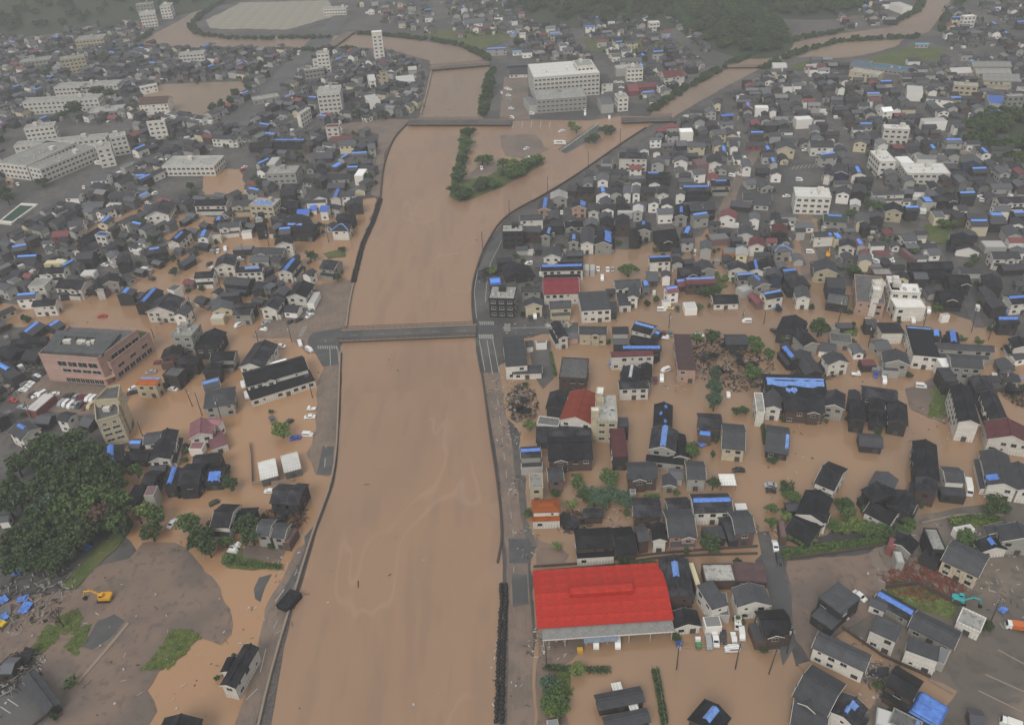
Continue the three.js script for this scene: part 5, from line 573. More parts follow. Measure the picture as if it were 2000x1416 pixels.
trees(1600, 530, K, `30 530 4 6 0;1480 640 2.2 3 1;1330 620 2 3 1;2000 360 3 5 0;1090 340 2.4 4 1;270 560 2 2 2`, 'garden trees in the flooded streets');
trees(380, 250, K, `1060 1170 3.4 5 0;1100 1190 2.6 4 1;1360 1120 2.4 3 0;1600 460 4 7 0;600 520 6 8 0;560 480 5 7 4;1310 1380 2.6 5 0`, 'garden trees in the flooded streets');
trees(0, 250, K, `1290 880 4.6 6 0;1580 1200 2.4 4 0;1400 1030 3.6 6 0;1600 1320 3 4 0;380 500 5 6 0;1750 540 3 6 0;1780 620 4 5 0;30 590 5 8 0;60 650 5 8 0`, 'garden trees in the flooded streets');
trees(1600, 250, K, `480 700 4.4 6 0;550 720 4 6 1;300 780 3.4 4 1;1150 880 3.4 5 1;1250 890 3.2 5 1;620 1030 2.8 4 1;300 1330 4.4 6 0;1390 1280 3 5 0;1260 240 3 7 0;1450 1200 3 4 1;880 1130 2.6 3 1`, 'garden trees in the flooded streets');
trees(0, 1116, K, `640 1040 2.4 3 0`, 'garden trees below the red hall');
trees(660, 0, K2, `740 760 5 6 0;1340 720 4 6 2;1370 740 4 5 2;860 510 5 9 0;880 480 5 9 0;850 550 4 6 0;120 650 5 7 0;200 650 4.4 6 0;270 660 4.4 6 0;1540 740 4 5 0;1040 240 7 7 0`, 'trees by the upper bridges');
trees(0, 0, K2, `420 630 9 13 0;480 520 8 10 0;550 530 8 10 0;620 540 7 9 0;1220 620 4 9 0;1270 600 4 9 0;1320 580 4 9 0;1350 540 4.4 10 0;1420 500 4 8 0;270 420 7 8 0;600 330 8 9 0;350 660 6 6 0`, 'trees round the flooded field');
{ // bare tree on the square
  const g = new THREE.Group(); g.name = 'bare_tree'; g.position.copy(G(124, 1225)); put(g); const parts = []; const grow = (a, d, l, r, k) => { const b = a.clone().addScaledVector(d, l); parts.push(tube(a, b, r, r * 0.7, 5)); if (k < 5) for (let i = 0; i < (k < 1 ? 4 : 3); i++) grow(b, d.clone().add(V(rr(-0.75, 0.75), rr(-0.05, 0.4), rr(-0.75, 0.75))).normalize(), l * rr(0.55, 0.85), r * 0.62, k + 1); }; grow(V(0, 0, 0), V(-0.06, 1, 0).normalize(), 2.2, 0.26, 0); const tr = parts.shift(); mesh('trunk', tr, barkMat, g); mesh('branches', mergeGeometries(parts), barkMat, g); tag(g, 'leafless dark tree standing on the muddy square', 'tree');
}
function hedge(px, w, h, tone, label) { const pts = resample(px, 0.5), O = pts[0].clone(); const g = leafCloud(pts.length * Math.round(14 * w * h), () => pick(pts).clone().sub(O).add(V(rr(-w / 2, w / 2), 0.1 + h * Math.pow(rnd(), 0.6) * rr(0.75, 1.1), rr(-w / 2, w / 2))), 0.24); const m = mesh('hedge', g, leafTones[tone]); m.position.copy(O).setY(0); put(m); tag(m, label, 'hedge'); }
hedge([[1530, 1084], [1620, 1070], [1735, 1056]], 2.4, 1.4, 1, 'long green hedge along the canal above the mud field'); hedge([[1066, 1306], [1110, 1308]], 1.6, 1.2, 0, 'dark clipped hedge left of the light tree below the hall'); hedge([[1150, 1311], [1186, 1312]], 1.8, 1.3, 0, 'short clipped hedge right of the light tree below the hall'); hedge([[1280, 1312], [1287, 1352], [1298, 1414]], 1.8, 1.4, 0, 'narrow hedge strip running down beside the prefab huts'); hedge([[1490, 835], [1493, 868]], 1.2, 1.6, 0, 'small hedge at the left wall of the leaning grey house'); hedge([[438, 1098], [548, 1110]], 1.8, 0.8, 1, 'low hedge edging the plot below the ruined grey houses'); hedge([[1860, 1022], [1905, 1012], [1950, 1016]], 1.8, 1.2, 1, 'curved hedge along the canal by the long black row'); hedge([[1075, 690], [1085, 735]], 1.2, 1, 1, 'thin hedge between the paved yard and flood water'); hedge([[1190, 1112], [1280, 1100]], 1.6, 0.9, 1, 'weedy canal bank strip behind the red hall');
// woods that read as one mass
function wood(name, n, place, label) { const im = new THREE.InstancedMesh(crowns[0], leafTones[0], n), m = new THREE.Matrix4(), q = new THREE.Quaternion(), col = new THREE.Color(); for (let i = 0; i < n; i++) { const [p, r, h] = place(i); q.setFromAxisAngle(V(0, 1, 0), rr(0, 6.28)); m.compose(p, q, V(r, h, r)); im.setMatrixAt(i, m); const t = rr(0.7, 1.5); im.setColorAt(i, col.setRGB(t * rr(0.9, 1.15), t, t * rr(0.8, 1.1))); } im.name = name; im.castShadow = im.receiveShadow = true; put(im, 'stuff'); tag(im, label, 'trees'); }
function hill(px, py, rx, rz, h, n, label) { const c = G(px, py), f = (x, z) => h * Math.exp(-1.6 * ((x / rx) ** 2 + (z / rz) ** 2)) * (0.8 + 0.4 * fbm(x * 0.02 + 40, z * 0.02 + 40, 512, 3)) - h * 0.06; const g = new THREE.PlaneGeometry(rx * 3, rz * 3, 40, 40); g.rotateX(-Math.PI / 2); const p = g.attributes.position; for (let i = 0; i < p.count; i++) p.setY(i, f(p.getX(i), p.getZ(i))); g.computeVertexNormals(); const m = mesh('hill', g, M({ color: new THREE.Color(0x39402c), roughness: 0.95 })); m.position.copy(c); put(m, 'structure'); wood('hill_forest', n, () => { const a = rr(0, 6.28), r = Math.sqrt(rnd()) * 1.18, x = Math.cos(a) * r * rx, z = Math.sin(a) * r * rz; return [V(c.x + x, f(x, z) + 2.5, c.z + z), rr(4, 7), rr(4, 6.5)]; }, label); }
hill(1540, -8, 62, 80, 26, 520, 'dense wooded hill above the right river'); hill(1420, 45, 38, 95, 16, 380, 'wooded spur left of the small far bridge'); hill(1250, -12, 130, 120, 26, 700, 'wooded slope at the top middle of the view'); hill(30, -6, 260, 190, 60, 900, 'hazy forested hill in the top left corner'); hill(2060, 285, 40, 50, 9, 120, 'wooded bank at the right edge');
for (const s of ranked) if (s.single && rnd() < 0.6) { const a = rr(0, 6.28), x = s.c.x + Math.cos(a) * s.rad * 1.05, z = s.c.z + Math.sin(a) * s.rad * 1.05, p = toPx(V(x, 0, z)); if (!BLOCKED.some(b => inPoly(p[0], p[1], b)) && !(Math.abs(p[0] - 530) < 40 && p[1] > 1200)) shrubSpots.push([x, z]); }
wood('garden_shrubs', shrubSpots.length, i => [V(shrubSpots[i][0], 0.8, shrubSpots[i][1]), rr(0.9, 2.3), rr(1.0, 2.8)], 'garden shrubs and weeds between the houses');
{ const lines = [[[270, 92], [330, 100], [500, 100], [620, 98], [690, 96]], [[300, 60], [270, 80]], [[372, 50], [392, 68], [480, 76], [640, 74]], [[700, 66], [800, 74], [900, 90], [955, 116]], [[960, 140], [950, 188], [944, 226]], [[1410, 132], [1470, 106], [1560, 77], [1640, 62]], [[1490, 134], [1540, 110], [1610, 88], [1650, 80], [1790, 73]], [[1275, 214], [1340, 174], [1405, 136]], [[440, 0], [400, 24], [376, 46]], [[1800, 0], [1790, 22], [1745, 48]], [[1840, 60], [1850, 30], [1880, 0]]]; const sp = lines.flatMap(l => resample(l, 4.2)); wood('levee_bushes', sp.length * 2, i => { const p = sp[i >> 1]; return [V(p.x + rr(-3, 3), 0.8, p.z + rr(-3, 3)), rr(2, 4), rr(1.6, 3.6)]; }, 'bushes lining the far river banks'); }

{ const sp = []; green.forEach((p, gi) => { if (!p.length || gi > 12) return; const xs = p.map(v => v[0]), ys = p.map(v => v[1]), n = gi === 5 || gi === 0 ? 260 : 120; for (let i = 0; i < n; i++) { const x = rr(Math.min(...xs), Math.max(...xs)), y = rr(Math.min(...ys), Math.max(...ys)); if (inPoly(x, y, p)) sp.push(G(x, y)); } }); const im = new THREE.InstancedMesh(smallCrowns[0], leafTones[2], sp.length), m = new THREE.Matrix4(), q = new THREE.Quaternion(), c = new THREE.Color(); sp.forEach((p, i) => { q.setFromAxisAngle(V(0, 1, 0), rr(0, 6.28)); const r = rr(0.35, 1.0); m.compose(p.setY(0.12), q, V(r, r * rr(0.25, 0.6), r)); im.setMatrixAt(i, m); const t = rr(0.6, 1.25); im.setColorAt(i, c.setRGB(t * rr(0.85, 1.2), t, t * 0.9)); }); im.name = 'grass_tufts'; put(im, 'stuff'); tag(im, 'tufts of grass and weeds on the open plots', 'grass'); }
// ================================================================ VEHICLES
const wheelGeo = new THREE.CylinderGeometry(0.3, 0.3, 0.2, 12).rotateX(Math.PI / 2), rimGeo = new THREE.CylinderGeometry(0.17, 0.17, 0.22, 8).rotateX(Math.PI / 2), mTyre = M({ color: new THREE.Color(0x1b1b1c) }), mLamp = M({ color: new THREE.Color(0xd8d8d2), roughness: 0.2 }), mTail = M({ color: new THREE.Color(0x7a1f1c), roughness: 0.3 });
function profile(pts, w, bev = 0.06) { const sh = new THREE.Shape(pts.map(p => new THREE.Vector2(p[0], p[1]))); const g = new THREE.ExtrudeGeometry(sh, { depth: w - bev * 2, bevelEnabled: true, bevelThickness: bev, bevelSize: bev, bevelSegments: 1, curveSegments: 2 }); g.translate(0, 0, -w / 2 + bev); return g; }
const CAR = {
  car: { l: 4.3, w: 1.66, body: profile([[-2.1, 0.35], [-2.12, 0.85], [-1.5, 1.0], [-0.95, 1.42], [0.55, 1.42], [1.2, 0.98], [2.0, 0.84], [2.12, 0.4]], 1.66), glass: [box(0.66, 0.06, 1.36, 0.93, 1.21, 0), box(0.6, 0.06, 1.34, -1.26, 1.22, 0)], tilt: [-0.6, 0.66], sides: [box(1.6, 0.36, 1.69, -0.2, 1.18, 0)] },
  van: { l: 3.9, w: 1.6, body: profile([[-1.9, 0.35], [-1.95, 1.75], [-1.8, 1.86], [0.9, 1.86], [1.45, 1.25], [1.85, 1.1], [1.92, 0.4]], 1.6), glass: [box(0.78, 0.06, 1.34, 1.18, 1.56, 0), box(0.6, 0.06, 1.3, -1.92, 1.4, 0)], tilt: [-0.84, 1.5], sides: [box(2.5, 0.45, 1.63, -0.5, 1.45, 0)] },
};
function car(px, py, deg, type, hex, what) {
  const kei = type === 'truck', T = CAR[kei ? 'van' : type], p = G(px, py, 0.7), a = deg * Math.PI / 180, d = G(px + Math.cos(a) * 6, py + Math.sin(a) * 6, 0.7).sub(p); const g = new THREE.Group(); g.name = kei ? 'pickup_truck' : type === 'van' ? 'parked_van' : 'parked_car'; g.position.copy(p).setY(-0.12); g.rotation.y = Math.atan2(-d.z, d.x); put(g); const pm = paintMat(hex);
  if (kei) { mesh('cab', profile([[0.35, 0.4], [0.35, 1.75], [1.15, 1.75], [1.6, 1.1], [1.65, 0.4]], 1.46), pm, g); mesh('cargo_bed', mergeGeometries([box(2.0, 0.12, 1.44, -0.7, 0.62, 0), box(2.0, 0.32, 0.06, -0.7, 0.84, 0.7), box(2.0, 0.32, 0.06, -0.7, 0.84, -0.7), box(0.06, 0.32, 1.3, -1.68, 0.84, 0)]), what === 'green' ? paintMat(0x4c8a55) : pm, g); const w = mesh('windscreen', box(0.7, 0.05, 1.25), mGlass, g); w.position.set(1.36, 1.45, 0); w.rotation.z = -0.96; }
  else { mesh('body', T.body, pm, g); T.glass.forEach((q, i) => { const w = mesh(i ? 'rear_window' : 'windscreen', q.clone().center(), mGlass, g); const c = new THREE.Box3().setFromBufferAttribute(q.attributes.position).getCenter(V(0, 0, 0)); w.position.copy(c); w.rotation.z = T.tilt[i]; }); mesh('side_windows', T.sides[0], mGlass, g); }
  for (const x of [-1.2, 1.25]) for (const z of [-0.68, 0.68]) { const w = mesh('wheel', wheelGeo, mTyre, g); w.position.set(x, 0.34, z); mesh('rim', rimGeo, mSteel, w); }
  for (const z of [-0.55, 0.55]) { const h = mesh('headlight', box(0.08, 0.16, 0.3), mLamp, g); h.position.set(kei ? 1.72 : T.l / 2 - 0.02, 0.72, z); const t = mesh('tail_light', box(0.08, 0.2, 0.22), mTail, g); t.position.set(kei ? -1.72 : -T.l / 2 - 0.02, 0.78, z); }
  const nm = { 0xe9e9e6: 'white', 0x2a2b2e: 'black', 0x9fa3a6: 'silver', 0x6b2a33: 'maroon', 0x3a4fa8: 'blue', 0xb02a2a: 'red', 0x5f6f6a: 'teal grey', 0xc9b98a: 'cream', 0x55585c: 'grey' }[hex] || 'pale'; tagLater(g, (what === 'green' ? 'white pickup truck with green bed' : nm + (kei ? ' small pickup truck' : type === 'van' ? ' boxy van' : ' passenger car')), kei ? 'truck' : type === 'van' ? 'van' : 'car', 'vehicles caught in the flooded town'); return g;
}
const W = 0xe9e9e6, BK = 0x2a2b2e, SV = 0x9fa3a6, MR = 0x6b2a33, BL = 0x3a4fa8, RD = 0xb02a2a, TL = 0x5f6f6a, CR = 0xc9b98a, GY = 0x55585c;
const cars = (x0, y0, k, l) => l.forEach(([x, y, d, t, c, w]) => car(x0 + x * k, y0 + y * k, d, t, c, w));
cars(960, 1116, K, [[965, 655, 88, 'van', W], [1163, 655, 86, 'van', W]]);
cars(1300, 1116, K, [[303, 655, 260, 'truck', W, 'green'], [400, 660, 80, 'van', SV], [465, 630, 82, 'car', W], [535, 600, 85, 'car', BK], [630, 610, 80, 'truck', W], [705, 575, 82, 'van', W], [615, 715, 178, 'van', W], [1795, 225, 38, 'car', W]]);
cars(1300, 820, K, [[1015, 1160, 76, 'car', W], [1050, 1285, 76, 'van', BK], [675, 460, 180, 'car', BK], [972, 600, 2, 'car', SV], [975, 650, 4, 'truck', BK]]);
cars(300, 820, K, [[755, 1155, 8, 'truck', W], [725, 1208, 10, 'truck', W], [1300, 165, 170, 'car', BL], [1420, 135, 2, 'van', W], [165, 955, 130, 'car', W], [1075, 655, 0, 'car', W]]);
cars(330, 530, K, [[1310, 1265, 178, 'truck', W], [1295, 1338, 176, 'car', W], [948, 1365, 60, 'car', GY], [1095, 1388, 150, 'car', BK], [1205, 665, 70, 'van', W], [1290, 720, 30, 'van', W], [1030, 685, 8, 'car', W], [870, 535, 2, 'truck', W], [635, 495, 150, 'van', W], [890, 475, 160, 'car', SV], [1295, 360, 140, 'car', SV], [1295, 405, 150, 'car', W], [1190, 445, 155, 'car', BK], [1115, 462, 150, 'car', BK], [680, 1050, 80, 'van', W], [712, 1145, 80, 'van', W]]);
cars(0, 530, K, [[397, 912, 200, 'car', BK], [365, 938, 200, 'car', BK], [312, 992, 195, 'car', BK], [328, 962, 195, 'car', W], [270, 1027, 190, 'car', W], [240, 1056, 190, 'car', W], [205, 1090, 188, 'car', W], [292, 1132, 150, 'car', BK], [330, 1137, 150, 'car', W], [380, 1130, 150, 'van', W], [492, 1130, 170, 'car', W], [600, 1155, 140, 'car', BK], [642, 1150, 140, 'car', BK], [690, 1158, 140, 'car', SV], [732, 1165, 140, 'car', MR], [772, 1166, 140, 'car', MR], [812, 1172, 140, 'van', W], [852, 1176, 140, 'van', W], [562, 1215, 140, 'van', SV], [602, 1218, 140, 'van', W], [648, 1232, 140, 'van', W], [692, 1226, 140, 'car', SV], [737, 1234, 140, 'car', BK], [782, 1248, 140, 'car', MR], [830, 1240, 140, 'van', CR], [110, 1186, 10, 'car', RD], [200, 1250, 10, 'car', SV], [282, 1266, 150, 'car', W], [935, 410, 178, 'car', RD], [1225, 1075, 160, 'car', W], [1210, 1117, 165, 'car', BK], [1385, 925, 170, 'car', SV], [1590, 1082, 10, 'car', W], [1455, 838, 175, 'car', MR], [115, 100, 160, 'car', W]]);
cars(900, 530, K, [[685, 410, 88, 'van', W], [775, 397, 88, 'car', BK], [638, 425, 86, 'car', BK], [1305, 62, 88, 'van', W]]);
cars(1260, 530, K, [[155, 352, 2, 'van', W], [228, 328, 20, 'car', CR], [300, 340, 80, 'car', BK], [940, 458, 178, 'van', W], [180, 570, 88, 'car', MR], [235, 570, 75, 'car', TL], [188, 610, 5, 'truck', W], [190, 908, 160, 'van', W], [95, 1000, 86, 'car', MR], [155, 988, 88, 'van', W], [770, 1135, 86, 'truck', W], [1195, 550, 40, 'car', BK], [500, 585, 10, 'car', W]]);
cars(1600, 530, K, [[865, 450, 60, 'van', W], [945, 402, 86, 'car', BK], [1015, 362, 88, 'van', W], [530, 885, 180, 'truck', W], [530, 945, 92, 'car', BL], [605, 1007, 80, 'van', W], [945, 1055, 5, 'van', W], [345, 945, 4, 'truck', W], [270, 368, 5, 'car', BK]]);
cars(880, 250, K, [[700, 185, 160, 'car', W], [285, 365, 80, 'car', W], [720, 270, 170, 'car', W], [720, 1250, 170, 'van', W], [1360, 1295, 88, 'car', W], [1450, 1300, 88, 'car', W], [1495, 1300, 88, 'car', SV], [1400, 1382, 88, 'car', W], [1025, 775, 88, 'car', W], [1330, 462, 88, 'car', W], [1020, 25, 160, 'car', W]]);
cars(1240, 250, K, [[1520, 475, 4, 'van', W], [1620, 1140, 2, 'van', W], [900, 437, 10, 'van', W], [955, 420, 20, 'car', W], [730, 150, 86, 'car', W], [800, 150, 86, 'car', W], [760, 1240, 5, 'car', BK], [1400, 625, 175, 'car', W], [1575, 200, 170, 'car', W], [970, 95, 85, 'car', W]]);
cars(0, 250, K, [[1420, 605, 160, 'van', W], [1360, 695, 15, 'car', W], [1490, 695, 0, 'van', W], [1350, 850, 60, 'van', W], [960, 1260, 10, 'car', W], [765, 545, 80, 'car', W], [155, 515, 60, 'car', W]]);
cars(380, 250, K, [[210, 1130, 120, 'car', W], [280, 1115, 92, 'van', W], [420, 1200, 5, 'car', W], [160, 1290, 20, 'car', W], [130, 1250, 140, 'car', BK], [455, 360, 160, 'car', W], [440, 380, 165, 'car', RD], [510, 72, 5, 'car', W], [440, 130, 175, 'car', W], [1070, 490, 160, 'car', W]]);
cars(1600, 250, K, [[925, 610, 80, 'van', W], [1490, 562, 5, 'car', W], [1500, 630, 5, 'car', W], [1520, 668, 8, 'van', W], [650, 1195, 10, 'car', W], [660, 1220, 10, 'car', W], [490, 1190, 85, 'van', W], [540, 1185, 85, 'van', W], [535, 1232, 20, 'van', W]]);
cars(660, 0, K2, [[970, 505, 5, 'car', W], [985, 512, 5, 'car', W], [980, 545, 5, 'car', W], [980, 565, 5, 'car', SV], [995, 620, 5, 'car', W], [1115, 652, 5, 'van', W], [1422, 572, 86, 'car', W], [1422, 600, 86, 'car', W], [1420, 630, 86, 'car', W], [1420, 655, 86, 'van', W], [1600, 470, 5, 'car', W], [1630, 470, 5, 'car', W], [1630, 500, 5, 'car', W], [1700, 465, 5, 'car', W], [1520, 530, 80, 'car', W], [940, 530, 86, 'car', W], [1560, 675, 86, 'van', W], [250, 640, 10, 'car', W], [160, 660, 10, 'car', W], [1000, 675, 20, 'van', W], [1290, 750, 170, 'car', W]]);
function boxTruck(px, py, deg, len, h, hex, name, label, cat) { const p = G(px, py, 1.2), a = deg * Math.PI / 180, d = G(px + Math.cos(a) * 6, py + Math.sin(a) * 6, 1.2).sub(p), g = new THREE.Group(); g.name = name; g.position.copy(p).setY(-0.1); g.rotation.y = Math.atan2(-d.z, d.x); put(g); mesh('cargo_box', profile([[-len / 2, 0.7], [-len / 2, h], [len / 2 - 1.5, h], [len / 2 - 1.5, 0.7]], 2.0), paintMat(hex), g); mesh('cab', profile([[len / 2 - 1.38, 0.4], [len / 2 - 1.38, h - 0.3], [len / 2 - 0.4, h - 0.3], [len / 2, 1.2], [len / 2, 0.4]], 1.9), paintMat(W), g); const w = mesh('windscreen', box(0.8, 0.05, 1.6), mGlass, g); w.position.set(len / 2 - 0.14, (h + 0.95) / 2 + 0.12, 0); w.rotation.z = -1.15; mesh('side_windows', box(len * 0.5, 0.5, 2.03, -0.4, h - 0.55, 0), cat === 'bus' ? mGlass : paintMat(hex), g); for (const x of [-len / 2 + 0.9, len / 2 - 0.9]) for (const z of [-0.85, 0.85]) { const q = mesh('wheel', wheelGeo, mTyre, g); q.position.set(x, 0.36, z); q.scale.setScalar(1.25); } tag(g, label, cat); }
boxTruck(1893, 952, 80, 6.5, 2.8, 0xe4e2da, 'camper_truck', 'white camper truck beside the long black row', 'truck'); boxTruck(1442, 1217, 86, 3.4, 2.2, 0xe0dfda, 'box_truck', 'small white box truck between the houses right of the red hall', 'truck'); boxTruck(1094, 279, 0, 8, 2.8, 0xe8e6de, 'minibus', 'white bus standing in flood water at the river fork', 'bus'); boxTruck(196, 319, 2, 8, 2.9, 0xe8e6de, 'minibus', 'white bus parked in front of the cream school', 'bus'); boxTruck(1988, 1222, 190, 5.5, 2.3, 0xc86a2c, 'flatbed_truck', 'white cabbed truck with orange load at the right edge', 'truck'); boxTruck(1976, 1412, 200, 4.6, 2.1, 0xe8e6de, 'box_truck', 'white van shaped truck in the bottom right corner', 'truck');
function excavator(px, py, deg, hex, sc, label) { const g = new THREE.Group(); g.name = 'excavator'; const p = G(px, py, 0.8), a = deg * Math.PI / 180, d = G(px + Math.cos(a) * 6, py + Math.sin(a) * 6, 0.8).sub(p); g.position.copy(p).setY(0); g.rotation.y = Math.atan2(-d.z, d.x); g.scale.setScalar(sc); put(g); const y = M({ color: new THREE.Color(hex), roughness: 0.5 });
  for (const z of [-0.95, 0.95]) mesh('track', profile([[-1.7, 0.25], [-1.45, 0.75], [1.45, 0.75], [1.7, 0.25], [1.4, 0], [-1.4, 0]], 0.5).translate(0, 0, z), mTyre, g);
  mesh('turret', profile([[-1.9, 0.85], [-1.95, 1.6], [-1.2, 1.9], [0.9, 1.75], [1.2, 0.85]], 2.2), y, g); const cab = mesh('cab', profile([[-0.3, 1.7], [-0.3, 2.75], [0.7, 2.75], [1.15, 1.8], [1.1, 1.7]], 0.95).translate(0, 0, -0.55), y, g); mesh('cab_window', box(0.8, 0.6, 1.0, 0.2, 2.3, -0.55), mGlass, cab);
  mesh('boom', mergeGeometries([tube(V(0.9, 1.5, 0.35), V(3.0, 3.3, 0.35), 0.28, 0.26, 6), tube(V(3.0, 3.3, 0.35), V(4.8, 3.0, 0.35), 0.26, 0.2, 6)]), y, g); mesh('stick', tube(V(4.7, 3.15, 0.35), V(5.4, 1.0, 0.35), 0.2, 0.15, 6), y, g); mesh('bucket', profile([[4.9, 0.15], [5.0, 0.9], [5.5, 1.1], [5.75, 0.7], [5.4, 0.1]], 0.9).translate(0, 0, 0.35), mTyre, g); mesh('cylinder', tube(V(1.0, 1.3, 0.35), V(2.3, 2.3, 0.35), 0.1, 0.08, 6), mSteel, g); tag(g, label, 'excavator'); }
excavator(203, 1168, 178, 0xd9a01f, 1.15, 'yellow excavator working on the muddy square'); excavator(1875, 1172, 12, 0x3aa7a8, 1.0, 'turquoise excavator by the red rubble at the walled lot'); excavator(1618, 498, -80, 0xe0a21e, 0.85, 'small yellow excavator in the lane right of the red roofed trio'); excavator(0, 1218, 200, 0xd8b62a, 0.8, 'yellow digger at the far left edge by the blue sheets');

// ================================================================ POLES, DEBRIS, SMALL THINGS
function pole(px, py, h = 11, lean = 0) { const g = new THREE.Group(); g.name = 'utility_pole'; g.position.copy(G(px, py)); g.rotation.set(rr(-0.02, 0.02), rr(0, 3.1), lean + rr(-0.02, 0.02)); put(g); mesh('pole', tube(V(0, -0.3, 0), V(0, h, 0), 0.19, 0.12, 8), mConcDark, g); for (const y of [h - 0.5, h - 1.3]) mesh('crossarm', box(2.0, 0.12, 0.12, 0, y, 0.16), mSteel, g); const n = []; for (const y of [h - 0.36, h - 1.16]) for (const x of [-0.85, -0.4, 0.4, 0.85]) n.push(new THREE.CylinderGeometry(0.07, 0.09, 0.24, 6).translate(x, y, 0.16)); mesh('insulators', mergeGeometries(n), mFrame, g); if (rnd() < 0.7) { mesh('transformer', new THREE.CylinderGeometry(0.32, 0.32, 0.9, 10).translate(0.5, h - 2.6, 0), mFrame, g); } tagLater(g, 'dark utility pole with crossarms', 'pole', 'utility poles'); return g; }
const poles = (x0, y0, l) => l.map(([x, y, h, ln]) => pole(x0 + x * K, y0 + y * K, h || 11, ln || 0));
const pA = poles(1300, 1116, [[103, 905], [645, 900], [955, 945, 10, -0.06], [1120, 760, 11]]);
poles(960, 1116, [[508, 890, 9]]); poles(330, 530, [[213, 1245, 9, 0.03], [303, 1330, 11], [1322, 1165, 12], [1132, 652, 9], [240, 440, 12], [820, 650, 6], [482, 190, 12], [490, 1400, 12]]); poles(1260, 530, [[220, 525, 8], [905, 415, 4], [1097, 487, 7], [235, 125, 10]]); poles(1600, 530, [[175, 490, 13], [1410, 560, 12, 0.1], [1565, 635, 9], [455, 700, 11], [1690, 1085, 9], [968, 500, 6]]); poles(0, 820, [[215, 965, 11], [1310, 150, 7], [290, -20, 8]]); poles(880, 250, [[300, 1150, 12], [545, 850, 12], [895, 610, 11], [1270, 370, 11], [1565, 170, 12]]); poles(1240, 250, [[535, 1210, 12], [610, 840, 9], [755, 940, 12]]); poles(380, 250, [[685, 1090, 9], [475, 1260, 12], [1235, 1055, 10]]); poles(0, 530, [[1415, 612, 5], [1480, 490, 4]]); poles(1600, 1116, [[1575, 495, 11]]);
{ const run = (a, b, label) => { const P = a.position.clone().setY(10.6), Q = b.position.clone().setY(10.6), parts = []; for (const o of [-0.8, 0, 0.8]) { const pts = []; for (let i = 0; i <= 10; i++) { const t = i / 10; pts.push(P.clone().lerp(Q, t).add(V(0, -1.2 * 4 * t * (1 - t), o))); } parts.push(new THREE.TubeGeometry(new THREE.CatmullRomCurve3(pts), 12, 0.03, 4)); } const m = mesh('power_line', mergeGeometries(parts), mTyre); put(m); tag(m, label, 'cable'); }; run(pA[0], pA[1], 'power lines between the two poles right of the red hall'); run(pA[1], pA[2], 'power lines between the second and third poles right of the red hall'); run(pA[2], pA[3], 'power lines beside the dark two storey house'); }
const plankG = [box(2.6, 0.1, 0.24), box(1.7, 0.08, 0.5), box(1.1, 0.14, 0.8), box(3.4, 0.14, 0.14)];
function scrapGeo(n, rx, rz, hMax, minS = 0.5) { const parts = []; for (let i = 0; i < n; i++) { const a = rr(0, 6.28), r = Math.sqrt(rnd()), g = pick(plankG).clone(); g.scale(rr(minS, 1.3), rr(0.8, 1.6), rr(minS, 1.3)); g.rotateX(rr(-0.6, 0.6)); g.rotateZ(rr(-0.7, 0.7)); g.rotateY(rr(0, 6.28)); g.translate(Math.cos(a) * r * rx, 0.12 + rnd() * hMax * (1 - r * 0.8), Math.sin(a) * r * rz); parts.push(g); } return mergeGeometries(parts); }
const scrapMats = [M({ color: new THREE.Color(0x3b3938), map: tWall }), M({ color: new THREE.Color(0x6a5a50), map: tWall }), M({ color: new THREE.Color(0xa8a39c), map: tWall }), M({ color: new THREE.Color(0x8a4a38), map: tWall }), M({ color: new THREE.Color(0xd9d7d2), map: tWall })];
function ruin(px, py, rx, rz, h, mats, label, slabs = 4, roofCode = 'k') { const g = new THREE.Group(); g.name = 'collapsed_house'; g.position.copy(G(px, py, 1)).setY(0); put(g); for (const [mi, n] of mats) { const m = mesh('rubble', scrapGeo(n, rx, rz, h), scrapMats[mi], g); m.userData.kind = 'stuff'; } for (let i = 0; i < slabs; i++) { const s = mesh('roof_slab', box(rr(3, 6), 0.25, rr(2.4, 4.2)), roofMat(roofCode, false, i % 3), g); s.position.set(rr(-0.6, 0.6) * rx, rr(0.5, h), rr(-0.6, 0.6) * rz); s.rotation.set(rr(-0.5, 0.5), rr(0, 3), rr(-0.45, 0.45)); } tag(g, label, 'collapsed house'); }
